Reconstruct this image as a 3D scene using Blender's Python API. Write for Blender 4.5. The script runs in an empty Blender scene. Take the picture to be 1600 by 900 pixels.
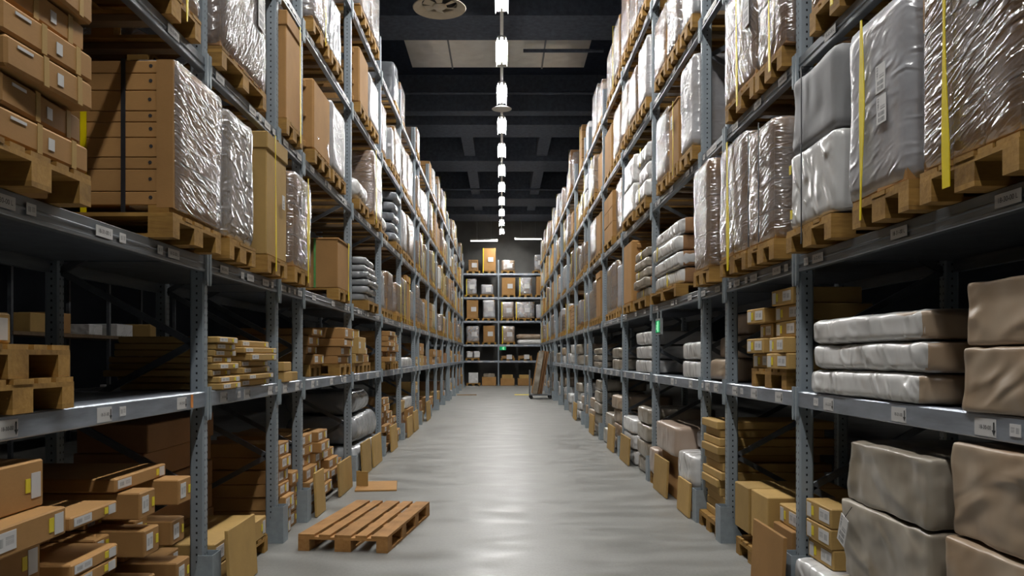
import bpy, math, random
from mathutils import Vector, Matrix, noise

S = bpy.context.scene
COL = S.collection
rnd = random.Random(7)

# ------------------------------------------------------------------ camera, world, exposure
F_PX, VX, VY, EYE = 1260.0, 784.0, 557.0, 1.69
cd = bpy.data.cameras.new('camera'); cam = bpy.data.objects.new('camera', cd); COL.objects.link(cam)
cam.location = (0, 0, EYE); cam.rotation_euler = (math.pi / 2, 0, 0)
cd.sensor_width = 36.0; cd.lens = F_PX / 1600 * 36.0
cd.shift_x = (800 - VX) / 1600; cd.shift_y = (VY - 450) / 1600
cd.clip_start = 0.05; cd.clip_end = 200
S.camera = cam
W = bpy.data.worlds.new('world'); S.world = W; W.use_nodes = True
W.node_tree.nodes['Background'].inputs[0].default_value = (0.02, 0.022, 0.026, 1)
W.node_tree.nodes['Background'].inputs[1].default_value = 0.3
S.view_settings.view_transform = 'Standard'; S.view_settings.look = 'None'
S.view_settings.gamma = 1.0; S.view_settings.use_curve_mapping = False
S.view_settings.exposure = 0.0
S.cycles.use_denoising = True
S.cycles.use_light_tree = True
S.cycles.max_bounces = 6; S.cycles.diffuse_bounces = 3; S.cycles.glossy_bounces = 2
S.cycles.transparent_max_bounces = 12
S.cycles.sample_clamp_indirect = 4.0
TUBE_STRENGTH = 330.0
TUBE_COLOR = (1.0, 0.985, 0.955, 1)

# ------------------------------------------------------------------ materials
MATS = {}
def nodes(name):
    m = bpy.data.materials.new(name); m.use_nodes = True
    nt = m.node_tree; nt.nodes.clear()
    out = nt.nodes.new('ShaderNodeOutputMaterial')
    MATS[name] = m
    return m, nt, out
def N(nt, t, **kw):
    n = nt.nodes.new(t)
    for k, v in kw.items():
        if k in n.inputs: n.inputs[k].default_value = v
        else: setattr(n, k, v)
    return n
def rgb(c): return (c[0], c[1], c[2], 1)
def ramp(nt, fac, stops):
    r = nt.nodes.new('ShaderNodeValToRGB')
    while len(r.color_ramp.elements) < len(stops): r.color_ramp.elements.new(0.5)
    for e, (p, c) in zip(r.color_ramp.elements, stops):
        e.position = p; e.color = rgb(c)
    nt.links.new(fac, r.inputs[0]); return r.outputs[0]
def bump(nt, h, strength, dist=0.01):
    b = N(nt, 'ShaderNodeBump'); b.inputs['Strength'].default_value = strength; b.inputs['Distance'].default_value = dist
    nt.links.new(h, b.inputs['Height']); return b.outputs[0]
def coords(nt, scale=(1, 1, 1), rand=True):
    tc = N(nt, 'ShaderNodeTexCoord'); mp = N(nt, 'ShaderNodeMapping'); mp.inputs['Scale'].default_value = scale
    nt.links.new(tc.outputs['Object'], mp.inputs[0])
    if rand:
        oi = N(nt, 'ShaderNodeObjectInfo'); mu = N(nt, 'ShaderNodeVectorMath', operation='SCALE')
        cb = N(nt, 'ShaderNodeCombineXYZ'); nt.links.new(oi.outputs['Random'], cb.inputs[0]); nt.links.new(oi.outputs['Random'], cb.inputs[2])
        nt.links.new(cb.outputs[0], mu.inputs[0]); mu.inputs['Scale'].default_value = 37.0
        nt.links.new(mu.outputs[0], mp.inputs['Location'])
    return mp.outputs[0]
def nz(nt, vec, scale, detail=4, rough=0.55):
    n = N(nt, 'ShaderNodeTexNoise'); n.inputs['Scale'].default_value = scale
    n.inputs['Detail'].default_value = detail; n.inputs['Roughness'].default_value = rough
    nt.links.new(vec, n.inputs['Vector']); return n.outputs['Fac']
def mixc(nt, fac, a, b, mode='MIX'):
    m = N(nt, 'ShaderNodeMix', data_type='RGBA', blend_type=mode)
    if hasattr(fac, 'is_linked'): nt.links.new(fac, m.inputs[0])
    else: m.inputs[0].default_value = fac
    for i, v in ((6, a), (7, b)):
        if hasattr(v, 'is_linked'): nt.links.new(v, m.inputs[i])
        else: m.inputs[i].default_value = rgb(v)
    return m.outputs[2]
def randval(nt, c, amt):
    """vary the whole object's tone a little, object by object"""
    oi = N(nt, 'ShaderNodeObjectInfo'); mr = N(nt, 'ShaderNodeMapRange')
    mr.inputs[3].default_value = 1 - amt; mr.inputs[4].default_value = 1 + amt
    nt.links.new(oi.outputs['Random'], mr.inputs[0])
    h = N(nt, 'ShaderNodeHueSaturation'); nt.links.new(mr.outputs[0], h.inputs['Value'])
    if hasattr(c, 'is_linked'): nt.links.new(c, h.inputs['Color'])
    else: h.inputs['Color'].default_value = rgb(c)
    return h.outputs[0]
def simple(name, col, rough=0.6, metal=0.0, var=0.25, nscale=8.0, bmp=0.0, rand=0.0, spec=0.5, stretch=(1, 1, 1)):
    m, nt, out = nodes(name)
    p = N(nt, 'ShaderNodeBsdfPrincipled', Roughness=rough, Metallic=metal); p.inputs['Specular IOR Level'].default_value = spec
    v = coords(nt, stretch); n = nz(nt, v, nscale)
    c = ramp(nt, n, [(0.25, [x * (1 - var) for x in col]), (0.75, [min(1, x * (1 + var)) for x in col])])
    if rand: c = randval(nt, c, rand)
    nt.links.new(c, p.inputs['Base Color'])
    if bmp: nt.links.new(bump(nt, n, bmp), p.inputs['Normal'])
    nt.links.new(p.outputs[0], out.inputs[0]); return m

# concrete floor
m, nt, out = nodes('concrete')
p = N(nt, 'ShaderNodeBsdfPrincipled'); v = coords(nt, (1, 0.55, 1), rand=False)
a = nz(nt, v, 0.45, 6, .6); b = nz(nt, coords(nt, (.8, 1.9, 1), rand=False), 1.5, 4, 0.58); g = nz(nt, v, 45, 3)
c = ramp(nt, a, [(0.32, (0.165, 0.163, 0.150)), (0.68, (0.265, 0.263, 0.246))])
c = mixc(nt, 0.5, c, ramp(nt, b, [(0.34, (0.15, 0.148, 0.136)), (0.52, (0.215, 0.213, 0.199)), (0.70, (0.32, 0.318, 0.30))]))
c = mixc(nt, 0.18, c, ramp(nt, g, [(0.35, (0.15, 0.15, 0.14)), (0.6, (0.28, 0.28, 0.262))]))
nt.links.new(c, p.inputs['Base Color'])
r = N(nt, 'ShaderNodeMapRange'); r.inputs[1].default_value = .3; r.inputs[2].default_value = .7; r.inputs[3].default_value = 0.30; r.inputs[4].default_value = 0.55
nt.links.new(b, r.inputs[0]); nt.links.new(r.outputs[0], p.inputs['Roughness'])
nt.links.new(bump(nt, a, 0.05, 0.02), p.inputs['Normal']); nt.links.new(p.outputs[0], out.inputs[0])

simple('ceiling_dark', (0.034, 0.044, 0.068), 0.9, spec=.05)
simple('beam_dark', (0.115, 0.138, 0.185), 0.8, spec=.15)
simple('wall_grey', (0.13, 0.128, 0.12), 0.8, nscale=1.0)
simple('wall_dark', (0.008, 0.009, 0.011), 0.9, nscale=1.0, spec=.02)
simple('beam_steel', (0.205, 0.225, 0.245), 0.38, 0.55, 0.3, 6, stretch=(1, .25, 3))
simple('beam_zinc', (0.33, 0.37, 0.43), 0.33, 0.5, 0.32, 5, stretch=(1, .5, 3))
simple('guard_grey', (0.27, 0.315, 0.345), 0.5, 0.1, 0.12, 20)
simple('brace_steel', (0.13, 0.14, 0.155), 0.35, 0.5)
simple('deck_steel', (0.15, 0.165, 0.19), 0.5, 0.3)
simple('deck_wood', (0.16, 0.105, 0.055), 0.8, nscale=6, stretch=(.3, 3, 3))
simple('cream_paint', (0.62, 0.55, 0.42), 0.5, var=.08)
simple('white_paint', (0.75, 0.75, 0.72), 0.45, var=.06)
simple('strap_yellow', (0.80, 0.63, 0.002), 0.35, var=.1)
simple('strap_black', (0.015, 0.016, 0.02), 0.4)
simple('strap_green', (0.10, 0.30, 0.08), 0.4)
simple('ink', (0.02, 0.02, 0.022), 0.6)
simple('rubber', (0.02, 0.02, 0.02), 0.7)
simple('floor_yellow', (0.75, 0.6, 0.03), 0.6)
simple('sign_grey', (0.25, 0.27, 0.27), 0.5)

simple('orange_tape', (0.7, 0.25, 0.05), 0.5)

# upright steel with its row of slots
m, nt, out = nodes('upright_steel')
p = N(nt, 'ShaderNodeBsdfPrincipled', Roughness=0.42, Metallic=0.15)
tc = N(nt, 'ShaderNodeTexCoord'); sx = N(nt, 'ShaderNodeSeparateXYZ'); nt.links.new(tc.outputs['Object'], sx.inputs[0])
def M2(op, a, b=None):
    n = N(nt, 'ShaderNodeMath', operation=op)
    for i, v in enumerate((a, b)):
        if v is None: continue
        if hasattr(v, 'is_linked'): nt.links.new(v, n.inputs[i])
        else: n.inputs[i].default_value = v
    return n.outputs[0]
zz = M2('ABSOLUTE', M2('SUBTRACT', M2('MODULO', M2('ADD', sx.outputs[2], 20.0), 0.05), 0.025))
def slot(axis, c, w):
    return M2('LESS_THAN', M2('ABSOLUTE', M2('SUBTRACT', axis, c)), w)
zin = M2('LESS_THAN', zz, 0.0075)
hx = M2('MULTIPLY', slot(sx.outputs[0], 0.0, 0.006), zin)
hy = M2('MULTIPLY', M2('LESS_THAN', M2('ABSOLUTE', M2('SUBTRACT', M2('ABSOLUTE', sx.outputs[1]), 0.02)), 0.005), zin)
hole = M2('MAXIMUM', hx, hy)
v = coords(nt, (1, 1, .3)); n = nz(nt, v, 9)
c = ramp(nt, n, [(0.3, (0.235, 0.275, 0.305)), (0.7, (0.31, 0.355, 0.39))])
c = mixc(nt, hole, c, (0.008, 0.009, 0.012))
nt.links.new(c, p.inputs['Base Color']); nt.links.new(p.outputs[0], out.inputs[0])

# timber
def wood(name, lo, hi):
    m, nt, out = nodes(name)
    p = N(nt, 'ShaderNodeBsdfPrincipled', Roughness=0.7); p.inputs['Specular IOR Level'].default_value = .25
    v = coords(nt, (2, 14, 14)); n = nz(nt, v, 2.2, 6, .6); v2 = coords(nt, (1, 1, 1)); k = nz(nt, v2, 5, 3)
    c = ramp(nt, n, [(0.25, lo), (0.75, hi)])
    c = mixc(nt, .35, c, ramp(nt, k, [(0.35, [x * .55 for x in lo]), (0.6, hi)]))
    c = randval(nt, c, .16)
    nt.links.new(c, p.inputs['Base Color']); nt.links.new(bump(nt, n, .25), p.inputs['Normal']); nt.links.new(p.outputs[0], out.inputs[0])
wood('pallet_wood', (0.20, 0.10, 0.022), (0.41, 0.235, 0.062))
wood('pallet_orange', (0.33, 0.155, 0.045), (0.50, 0.265, 0.095))

# corrugated cardboard
def card(name, col, rand=.13, seam=None):
    m, nt, out = nodes(name)
    p = N(nt, 'ShaderNodeBsdfPrincipled', Roughness=0.72); p.inputs['Specular IOR Level'].default_value = .25
    v = coords(nt, (1, 1, 1)); n = nz(nt, v, 3.0, 5, .6); f = nz(nt, coords(nt, (1, 1, 6)), 40, 2)
    c = ramp(nt, n, [(0.3, [x * .86 for x in col]), (0.7, [x * 1.08 for x in col])])
    c = mixc(nt, .12, c, ramp(nt, f, [(0.3, [x * .7 for x in col]), (0.7, [x * 1.2 for x in col])]))
    c = randval(nt, c, rand)
    if seam:
        tc = N(nt, 'ShaderNodeTexCoord'); se = N(nt, 'ShaderNodeSeparateXYZ'); nt.links.new(tc.outputs['Object'], se.inputs[0])
        ad = N(nt, 'ShaderNodeMath', operation='ADD'); nt.links.new(se.outputs[0], ad.inputs[0]); nt.links.new(se.outputs[1], ad.inputs[1])
        cb = N(nt, 'ShaderNodeCombineXYZ'); nt.links.new(ad.outputs[0], cb.inputs[0]); nt.links.new(se.outputs[2], cb.inputs[1])
        bk = N(nt, 'ShaderNodeTexBrick'); bk.offset = .5
        bk.inputs['Scale'].default_value = 1.0; bk.inputs['Mortar Size'].default_value = .008
        bk.inputs['Brick Width'].default_value = seam[0]; bk.inputs['Row Height'].default_value = seam[1]
        bk.inputs['Color1'].default_value = (1, 1, 1, 1); bk.inputs['Color2'].default_value = (.86, .84, .8, 1); bk.inputs['Mortar'].default_value = (.28, .24, .2, 1)
        nt.links.new(cb.outputs[0], bk.inputs['Vector'])
        c = mixc(nt, 1.0, c, bk.outputs['Color'], 'MULTIPLY')
    nt.links.new(c, p.inputs['Base Color']); nt.links.new(p.outputs[0], out.inputs[0])
KRAFT = (0.375, 0.203, 0.072)
card('cardboard', KRAFT)
card('cardboard_pale', (0.44, 0.282, 0.098))
card('cardboard_brown', (0.29, 0.155, 0.072))
card('cardboard_stack', (0.37, 0.215, 0.088), seam=(.42, .24))
card('cardboard_stack_fine', (0.37, 0.22, 0.10), seam=(.6, .11))

# plastic film: clear haze with crinkled gloss
def crinkle(nt, stretch, ang, scale, rough=.6):
    """sharp crease pattern of stretched plastic: ridged noise drawn out along one direction"""
    tc = coords(nt, (1, 1, 1)); mp = N(nt, 'ShaderNodeMapping'); mp.inputs['Rotation'].default_value = (ang, 0, 0)
    nt.links.new(tc, mp.inputs[0]); m3 = N(nt, 'ShaderNodeMapping'); m3.inputs['Scale'].default_value = stretch; nt.links.new(mp.outputs[0], m3.inputs[0])
    n = N(nt, 'ShaderNodeTexNoise', noise_type='RIDGED_MULTIFRACTAL'); n.inputs['Scale'].default_value = scale; n.inputs['Detail'].default_value = 4
    n.inputs['Roughness'].default_value = rough; n.inputs['Distortion'].default_value = .6
    nt.links.new(m3.outputs[0], n.inputs['Vector']); return n.outputs['Fac']
def film(name, tint, haze_lo, haze_hi, stretch, ang=.35, rough=.13, bscale=5, bstr=.8, gloss=.20):
    m, nt, out = nodes(name)
    n = crinkle(nt, stretch, ang, bscale); n2 = nz(nt, coords(nt, (1, 1, 1)), 3.2, 4)
    bm = bump(nt, n, bstr, .035)
    tr = N(nt, 'ShaderNodeBsdfTransparent'); tr.inputs[0].default_value = (.985, .985, .985, 1)
    df = N(nt, 'ShaderNodeBsdfDiffuse'); df.inputs[0].default_value = rgb(tint); nt.links.new(bm, df.inputs['Normal'])
    gl = N(nt, 'ShaderNodeBsdfGlossy', Roughness=rough); gl.inputs[0].default_value = (1, 1, 1, 1); nt.links.new(bm, gl.inputs['Normal'])
    mr = N(nt, 'ShaderNodeMapRange'); mr.inputs[1].default_value = .38; mr.inputs[2].default_value = .66
    mr.inputs[3].default_value = haze_lo; mr.inputs[4].default_value = haze_hi
    nt.links.new(n2, mr.inputs[0])
    m1 = N(nt, 'ShaderNodeMixShader'); nt.links.new(mr.outputs[0], m1.inputs[0]); nt.links.new(tr.outputs[0], m1.inputs[1]); nt.links.new(df.outputs[0], m1.inputs[2])
    lw = N(nt, 'ShaderNodeLayerWeight'); lw.inputs[0].default_value = .35; nt.links.new(bm, lw.inputs['Normal'])
    g2 = N(nt, 'ShaderNodeMapRange'); g2.inputs[3].default_value = gloss * .55; g2.inputs[4].default_value = min(.9, gloss * 3); nt.links.new(lw.outputs['Fresnel'], g2.inputs[0])
    m2 = N(nt, 'ShaderNodeMixShader'); nt.links.new(g2.outputs[0], m2.inputs[0])
    nt.links.new(m1.outputs[0], m2.inputs[1]); nt.links.new(gl.outputs[0], m2.inputs[2]); nt.links.new(m2.outputs[0], out.inputs[0])
film('film_clear', (.64, .64, .66), .06, .30, (1, .6, 3.6), .3, .16, 11, .6, .26)
film('film_haze', (.52, .53, .56), .34, .62, (1, 1.0, 2.2), .25, .18, 9, .6, .24)
film('film_milky', (.52, .53, .565), .55, .80, (1, 1.0, 2.2), .25, .22, 7, .35, .16)
film('film_diag', (.64, .64, .66), .05, .26, (1, 3.4, .7), .6, .16, 10, .62, .27)
# opaque bags / milky sleeves
def bag(name, col, col2, rough=.24, bstr=.5, bscale=3.2, stretch=(1, 1, 1), spec=.6, ang=.5):
    m, nt, out = nodes(name)
    p = N(nt, 'ShaderNodeBsdfPrincipled', Roughness=rough); p.inputs['Specular IOR Level'].default_value = spec
    n = crinkle(nt, stretch, ang, bscale, .5); n2 = nz(nt, coords(nt), 2.2, 3)
    c = ramp(nt, n2, [(0.38, col), (0.66, col2)]); c = randval(nt, c, .06)
    nt.links.new(c, p.inputs['Base Color']); nt.links.new(bump(nt, n, bstr, .05), p.inputs['Normal']); nt.links.new(p.outputs[0], out.inputs[0])
bag('bag_white', (.58, .575, .565), (.70, .695, .685), .17, .8, 4.5, stretch=(1, 1.8, 1), spec=.8)
bag('bag_grey', (.26, .27, .285), (.35, .36, .37), .22, .7, 4.5, stretch=(1, 1.8, 1), spec=.7)
bag('bag_slate', (.15, .165, .19), (.235, .25, .275), .22, .7, 4.5)
bag('bag_kraft', (.29, .20, .125), (.38, .30, .22), .36, .6, 3.0, stretch=(1, 1, 2), ang=.3)
bag('bag_kraft_milky', (.20, .165, .12), (.40, .36, .30), .28, .8, 2.6, stretch=(1, 1, 2.4), ang=-.5)
bag('bag_pink', (.38, .28, .21), (.43, .335, .27), .3, .6, 3.5)
bag('fabric_grey', (.215, .215, .22), (.26, .26, .265), .5, .7, 2.6, (1, 1.6, 1), .3, .6)
# printed paper labels
def paper(name, kind):
    m, nt, out = nodes(name)
    p = N(nt, 'ShaderNodeBsdfPrincipled', Roughness=0.55)
    tc = N(nt, 'ShaderNodeTexCoord'); g = tc.outputs['Generated']
    mp = N(nt, 'ShaderNodeMapping'); mp.inputs['Scale'].default_value = (1, 1, 1); nt.links.new(g, mp.inputs[0])
    se = N(nt, 'ShaderNodeSeparateXYZ'); nt.links.new(mp.outputs[0], se.inputs[0])
    def mm(op, a, b=None):
        n = N(nt, 'ShaderNodeMath', operation=op)
        for i, v in enumerate((a, b)):
            if v is None: continue
            if hasattr(v, 'is_linked'): nt.links.new(v, n.inputs[i])
            else: n.inputs[i].default_value = v
        return n.outputs[0]
    def band(ax, lo, hi): return mm('MULTIPLY', mm('GREATER_THAN', ax, lo), mm('LESS_THAN', ax, hi))
    y, z = se.outputs[1], se.outputs[2]
    w = N(nt, 'ShaderNodeTexNoise', noise_dimensions='1D'); w.inputs['Scale'].default_value = 26; w.inputs['Detail'].default_value = 1
    nt.links.new(y, w.inputs['W']); bars = mm('GREATER_THAN', w.outputs['Fac'], .47)
    w2 = N(nt, 'ShaderNodeTexNoise', noise_dimensions='1D'); w2.inputs['Scale'].default_value = 30; w2.inputs['Detail'].default_value = 1
    nt.links.new(z, w2.inputs['W']); lines = mm('GREATER_THAN', w2.outputs['Fac'], .5)
    if kind == 'ship':
        a = mm('MULTIPLY', bars, mm('MULTIPLY', band(y, .15, .8), mm('MAXIMUM', band(z, .07, .22), band(z, .27, .42))))
        b = mm('MULTIPLY', lines, mm('MULTIPLY', band(y, .1, .6), band(z, .47, .62)))
        c2 = mm('MULTIPLY', lines, mm('MULTIPLY', band(y, .72, .9), band(z, .52, .95)))
        ink = mm('MAXIMUM', mm('MAXIMUM', a, b), c2)
    else:
        a = mm('MULTIPLY', bars, mm('MULTIPLY', band(y, .12, .45), band(z, .25, .72)))
        b = mm('MULTIPLY', lines, mm('MULTIPLY', band(y, .55, .9), band(z, .3, .75)))
        ink = mm('MAXIMUM', a, b)
    c = mixc(nt, ink, (.60, .59, .58), (.10, .10, .105) if kind == 'ship' else (.28, .28, .285))
    nt.links.new(c, p.inputs['Base Color']); nt.links.new(p.outputs[0], out.inputs[0])
paper('label_ship', 'ship'); paper('label_small', 'small')
simple('label_plain', (.56, .55, .54), .5, var=.05)
simple('label_yellow', (.72, .58, .02), .5, var=.05)
# foil duct
m, nt, out = nodes('duct_foil')
p = N(nt, 'ShaderNodeBsdfPrincipled', Roughness=0.28, Metallic=.6); v = coords(nt, (1, 1, 1)); n = nz(nt, v, 2.5, 4)
nt.links.new(ramp(nt, n, [(0.3, (.84, .83, .80)), (0.7, (.96, .95, .92))]), p.inputs['Base Color'])
vo = N(nt, 'ShaderNodeTexVoronoi'); vo.inputs['Scale'].default_value = 3.2; nt.links.new(v, vo.inputs['Vector'])
nt.links.new(bump(nt, vo.outputs['Distance'], .5, .03), p.inputs['Normal']); nt.links.new(p.outputs[0], out.inputs[0])
def emit(name, col, st):
    m, nt, out = nodes(name); e = N(nt, 'ShaderNodeEmission'); e.inputs[0].default_value = col; e.inputs[1].default_value = st
    nt.links.new(e.outputs[0], out.inputs[0])
emit('tube_glow', TUBE_COLOR, TUBE_STRENGTH)
emit('tube_dim', TUBE_COLOR, 9.0)
emit('batten_glow', (1, .97, .92, 1), 30.0)
emit('sign_green', (0.01, 0.40, 0.13, 1), 0.7)
emit('sign_white', (0.35, 1.0, 0.5, 1), 0.8)

# ------------------------------------------------------------------ mesh helpers
class MB:
    def __init__(s): s.v = []; s.f = []; s.sm = False
    def box(s, x0, x1, y0, y1, z0, z1):
        b = len(s.v)
        s.v += [(x0, y0, z0), (x1, y0, z0), (x1, y1, z0), (x0, y1, z0), (x0, y0, z1), (x1, y0, z1), (x1, y1, z1), (x0, y1, z1)]
        s.f += [tuple(b + i for i in q) for q in ((0, 3, 2, 1), (4, 5, 6, 7), (0, 1, 5, 4), (1, 2, 6, 5), (2, 3, 7, 6), (3, 0, 4, 7))]
        return s
    def prism(s, pts, axis, a, b):
        """extrude a closed outline along an axis; pts are the two other coordinates in order"""
        k = len(s.v); n = len(pts)
        def put(p, t): return (t, p[0], p[1]) if axis == 'x' else (p[0], t, p[1]) if axis == 'y' else (p[0], p[1], t)
        s.v += [put(p, a) for p in pts] + [put(p, b) for p in pts]
        s.f += [tuple(range(k + n - 1, k - 1, -1)), tuple(range(k + n, k + 2 * n))]
        s.f += [(k + i, k + (i + 1) % n, k + n + (i + 1) % n, k + n + i) for i in range(n)]
        return s
    def tube(s, p, q, r, n=8, r2=None):
        p = Vector(p); q = Vector(q); d = (q - p).normalized(); u = d.orthogonal().normalized(); w = d.cross(u); k = len(s.v); r2 = r if r2 is None else r2
        for c, rr in ((p, r), (q, r2)):
            for i in range(n):
                a = 2 * math.pi * i / n; s.v.append(tuple(c + (u * math.cos(a) + w * math.sin(a)) * rr))
        s.f += [(k + i, k + (i + 1) % n, k + n + (i + 1) % n, k + n + i) for i in range(n)]
        s.f += [tuple(range(k + n - 1, k - 1, -1)), tuple(range(k + n, k + 2 * n))]
        return s
    def lathe(s, prof, n=32, cap=False):
        k = len(s.v); m = len(prof)
        for r, z in prof:
            for i in range(n):
                a = 2 * math.pi * i / n; s.v.append((r * math.cos(a), r * math.sin(a), z))
        for j in range(m - 1):
            s.f += [(k + j * n + i, k + j * n + (i + 1) % n, k + (j + 1) * n + (i + 1) % n, k + (j + 1) * n + i) for i in range(n)]
        s.sm = True
        return s
    def mesh(s, name, mat):
        me = bpy.data.meshes.new(name); me.from_pydata(s.v, [], s.f)
        me.materials.append(MATS[mat]); me.update()
        import_fix(me)
        if s.sm:
            for p in me.polygons: p.use_smooth = True
        return me
def import_fix(me):
    import bmesh
    bm = bmesh.new(); bm.from_mesh(me); bmesh.ops.recalc_face_normals(bm, faces=bm.faces); bm.to_mesh(me); bm.free()

CACHE = {}
def cached(key, fn):
    if key not in CACHE: CACHE[key] = fn()
    return CACHE[key]
def chamfer_box(sx, sy, sz, c, mat, name='carton'):
    """a box with small chamfered edges, centred in x and y, standing on z = 0"""
    sx, sy, sz = round(sx, 3), round(sy, 3), round(sz, 3)
    def make():
        hx, hy, hz = sx / 2, sy / 2, sz / 2; cc = min(c, hx * .4, hy * .4, hz * .4)
        v = []; idx = {}
        for a in (-1, 1):
            for b in (-1, 1):
                for d in (-1, 1):
                    for ax in range(3):
                        p = [a * (hx - cc), b * (hy - cc), d * (hz - cc)]
                        p[ax] = (a, b, d)[ax] * (hx, hy, hz)[ax]
                        idx[(a, b, d, ax)] = len(v); v.append((p[0], p[1], p[2] + hz))
        f = []
        for s_ in (-1, 1):
            f.append([idx[(s_, b, d, 0)] for b, d in ((-1, -1), (1, -1), (1, 1), (-1, 1))])
            f.append([idx[(a, s_, d, 1)] for a, d in ((-1, -1), (1, -1), (1, 1), (-1, 1))])
            f.append([idx[(a, b, s_, 2)] for a, b in ((-1, -1), (1, -1), (1, 1), (-1, 1))])
        for a in (-1, 1):
            for b in (-1, 1):
                f.append([idx[(a, b, -1, 0)], idx[(a, b, 1, 0)], idx[(a, b, 1, 1)], idx[(a, b, -1, 1)]])
                f.append([idx[(a, -1, b, 0)], idx[(a, 1, b, 0)], idx[(a, 1, b, 2)], idx[(a, -1, b, 2)]])
                f.append([idx[(-1, a, b, 1)], idx[(1, a, b, 1)], idx[(1, a, b, 2)], idx[(-1, a, b, 2)]])
                for d in (-1, 1): f.append([idx[(a, b, d, 0)], idx[(a, b, d, 1)], idx[(a, b, d, 2)]])
        mb = MB(); mb.v = v; mb.f = f
        return mb.mesh(name, mat)
    return cached(('cb', sx, sy, sz, c, mat), make)
def soft_box(sx, sy, sz, r, n, amp, mat, seed=0, name='bag', sag=0.0, freq=2.6, bulge=0.0):
    """a rounded, slightly lumpy box standing on z = 0 (bags, wrapped packs, film sleeves)"""
    sx, sy, sz = round(sx, 3), round(sy, 3), round(sz, 3)
    def make():
        h = Vector((sx / 2, sy / 2, sz / 2)); rr = min(r, h.x * .95, h.y * .95, h.z * .95); v = []; f = []; idx = {}
        def pt(p):
            key = tuple(round(q, 5) for q in p)
            if key in idx: return idx[key]
            # spread grid lines towards the edges so the rounding gets points
            q = [math.copysign(abs(c) ** .6, c) for c in p]
            w = Vector((q[0] * h.x, q[1] * h.y, q[2] * h.z))
            inner = Vector([max(-h[i] + rr, min(h[i] - rr, w[i])) for i in range(3)])
            d = w - inner
            d = d.normalized() if d.length > 1e-6 else Vector((0, 0, 0))
            o = inner + d * rr
            k = noise.noise(o * freq + Vector((seed * 7.3, seed * 3.1, seed * 1.7))) + .5 * noise.noise(o * freq * 2.7 + Vector((seed * 1.3, 5, seed)))
            if bulge: o += Vector((d.x, d.y, 0)) * bulge * (1 - min(1, abs(o.z) / h.z) ** 2)
            o += d * amp * k
            if sag: o.z -= sag * (o.x / h.x) ** 2 * (1 if o.z > 0 else 0)
            o.z = min(max(o.z + h.z, 0.0), sz)
            idx[key] = len(v); v.append(tuple(o)); return idx[key]
        g = [-1 + 2 * i / n for i in range(n + 1)]
        for ax in range(3):
            for s_ in (-1, 1):
                for i in range(n):
                    for j in range(n):
                        q = []
                        for (a, b) in ((g[i], g[j]), (g[i + 1], g[j]), (g[i + 1], g[j + 1]), (g[i], g[j + 1])):
                            p = [0, 0, 0]; p[ax] = s_; p[(ax + 1) % 3] = a; p[(ax + 2) % 3] = b
                            q.append(pt(p))
                        f.append(q if s_ > 0 else q[::-1])
        mb = MB(); mb.v = v; mb.f = f; mb.sm = True
        return mb.mesh(name, mat)
    return cached(('sb', sx, sy, sz, r, n, amp, mat, seed, sag, freq, bulge), make)

def obj(name, me, parent=None, loc=(0, 0, 0), rz=0.0, rot=None):
    o = bpy.data.objects.new(name, me); COL.objects.link(o); o.location = loc
    if rot: o.rotation_euler = rot
    elif rz: o.rotation_euler = (0, 0, rz)
    if parent: o.parent = parent
    return o
def tag(o, label, cat, group=None, kind=None):
    if label: o['label'] = label
    if cat: o['category'] = cat
    if group: o['group'] = group
    if kind: o['kind'] = kind
    return o
def thing(name, label, cat, loc=(0, 0, 0), rz=0, group=None):
    o = obj(name, None, None, loc, rz); o.empty_display_size = .05
    return tag(o, label, cat, group)
def struct(name, mb, mat, label=None):
    o = obj(name, mb.mesh(name, mat)); o['kind'] = 'structure'
    if label: o['label'] = label
    return o
ORD = 'first second third fourth fifth sixth seventh eighth ninth tenth eleventh twelfth thirteenth fourteenth fifteenth sixteenth seventeenth eighteenth nineteenth twentieth'.split()
def ordn(i):
    if i <= 20: return ORD[i - 1]
    t = {2: 'twenty', 3: 'thirty', 4: 'forty', 5: 'fifty'}[i // 10]
    return (t if i % 10 else {2: 'twentieth', 3: 'thirtieth', 4: 'fortieth', 5: 'fiftieth'}[i // 10]) + ('-' + ORD[i % 10 - 1] if i % 10 else '')
SIDE = {-1: 'loose-pallet side', 1: 'exit-sign side'}
SHELF = {0: 'floor level', 1: 'lowest shelf', 2: 'second shelf', 3: 'third shelf', 4: 'fourth shelf', 5: 'top shelf'}

# ------------------------------------------------------------------ the building
END_Y = 46.6
ROOM_X = 12.0
struct('floor', MB().box(-ROOM_X, ROOM_X, -5, 49, -.1, 0), 'concrete', 'smooth grey concrete warehouse floor')
CEIL = 10.6
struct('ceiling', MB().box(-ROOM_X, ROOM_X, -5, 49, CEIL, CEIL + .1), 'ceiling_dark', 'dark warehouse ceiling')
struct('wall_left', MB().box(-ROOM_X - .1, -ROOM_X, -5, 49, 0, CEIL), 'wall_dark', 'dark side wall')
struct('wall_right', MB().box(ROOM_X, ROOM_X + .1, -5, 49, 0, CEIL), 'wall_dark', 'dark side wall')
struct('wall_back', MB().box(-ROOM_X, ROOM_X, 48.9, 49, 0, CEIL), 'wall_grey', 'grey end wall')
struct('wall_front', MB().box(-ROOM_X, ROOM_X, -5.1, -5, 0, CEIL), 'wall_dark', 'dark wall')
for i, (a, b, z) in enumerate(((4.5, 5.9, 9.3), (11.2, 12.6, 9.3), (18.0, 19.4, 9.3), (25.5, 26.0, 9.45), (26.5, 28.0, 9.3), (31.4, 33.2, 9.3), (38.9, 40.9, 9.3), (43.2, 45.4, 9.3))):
    struct('ceiling_beam', MB().box(-ROOM_X, ROOM_X, a, b, z, CEIL - .002), 'beam_dark', 'dark grey concrete beam across the ceiling')
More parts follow.
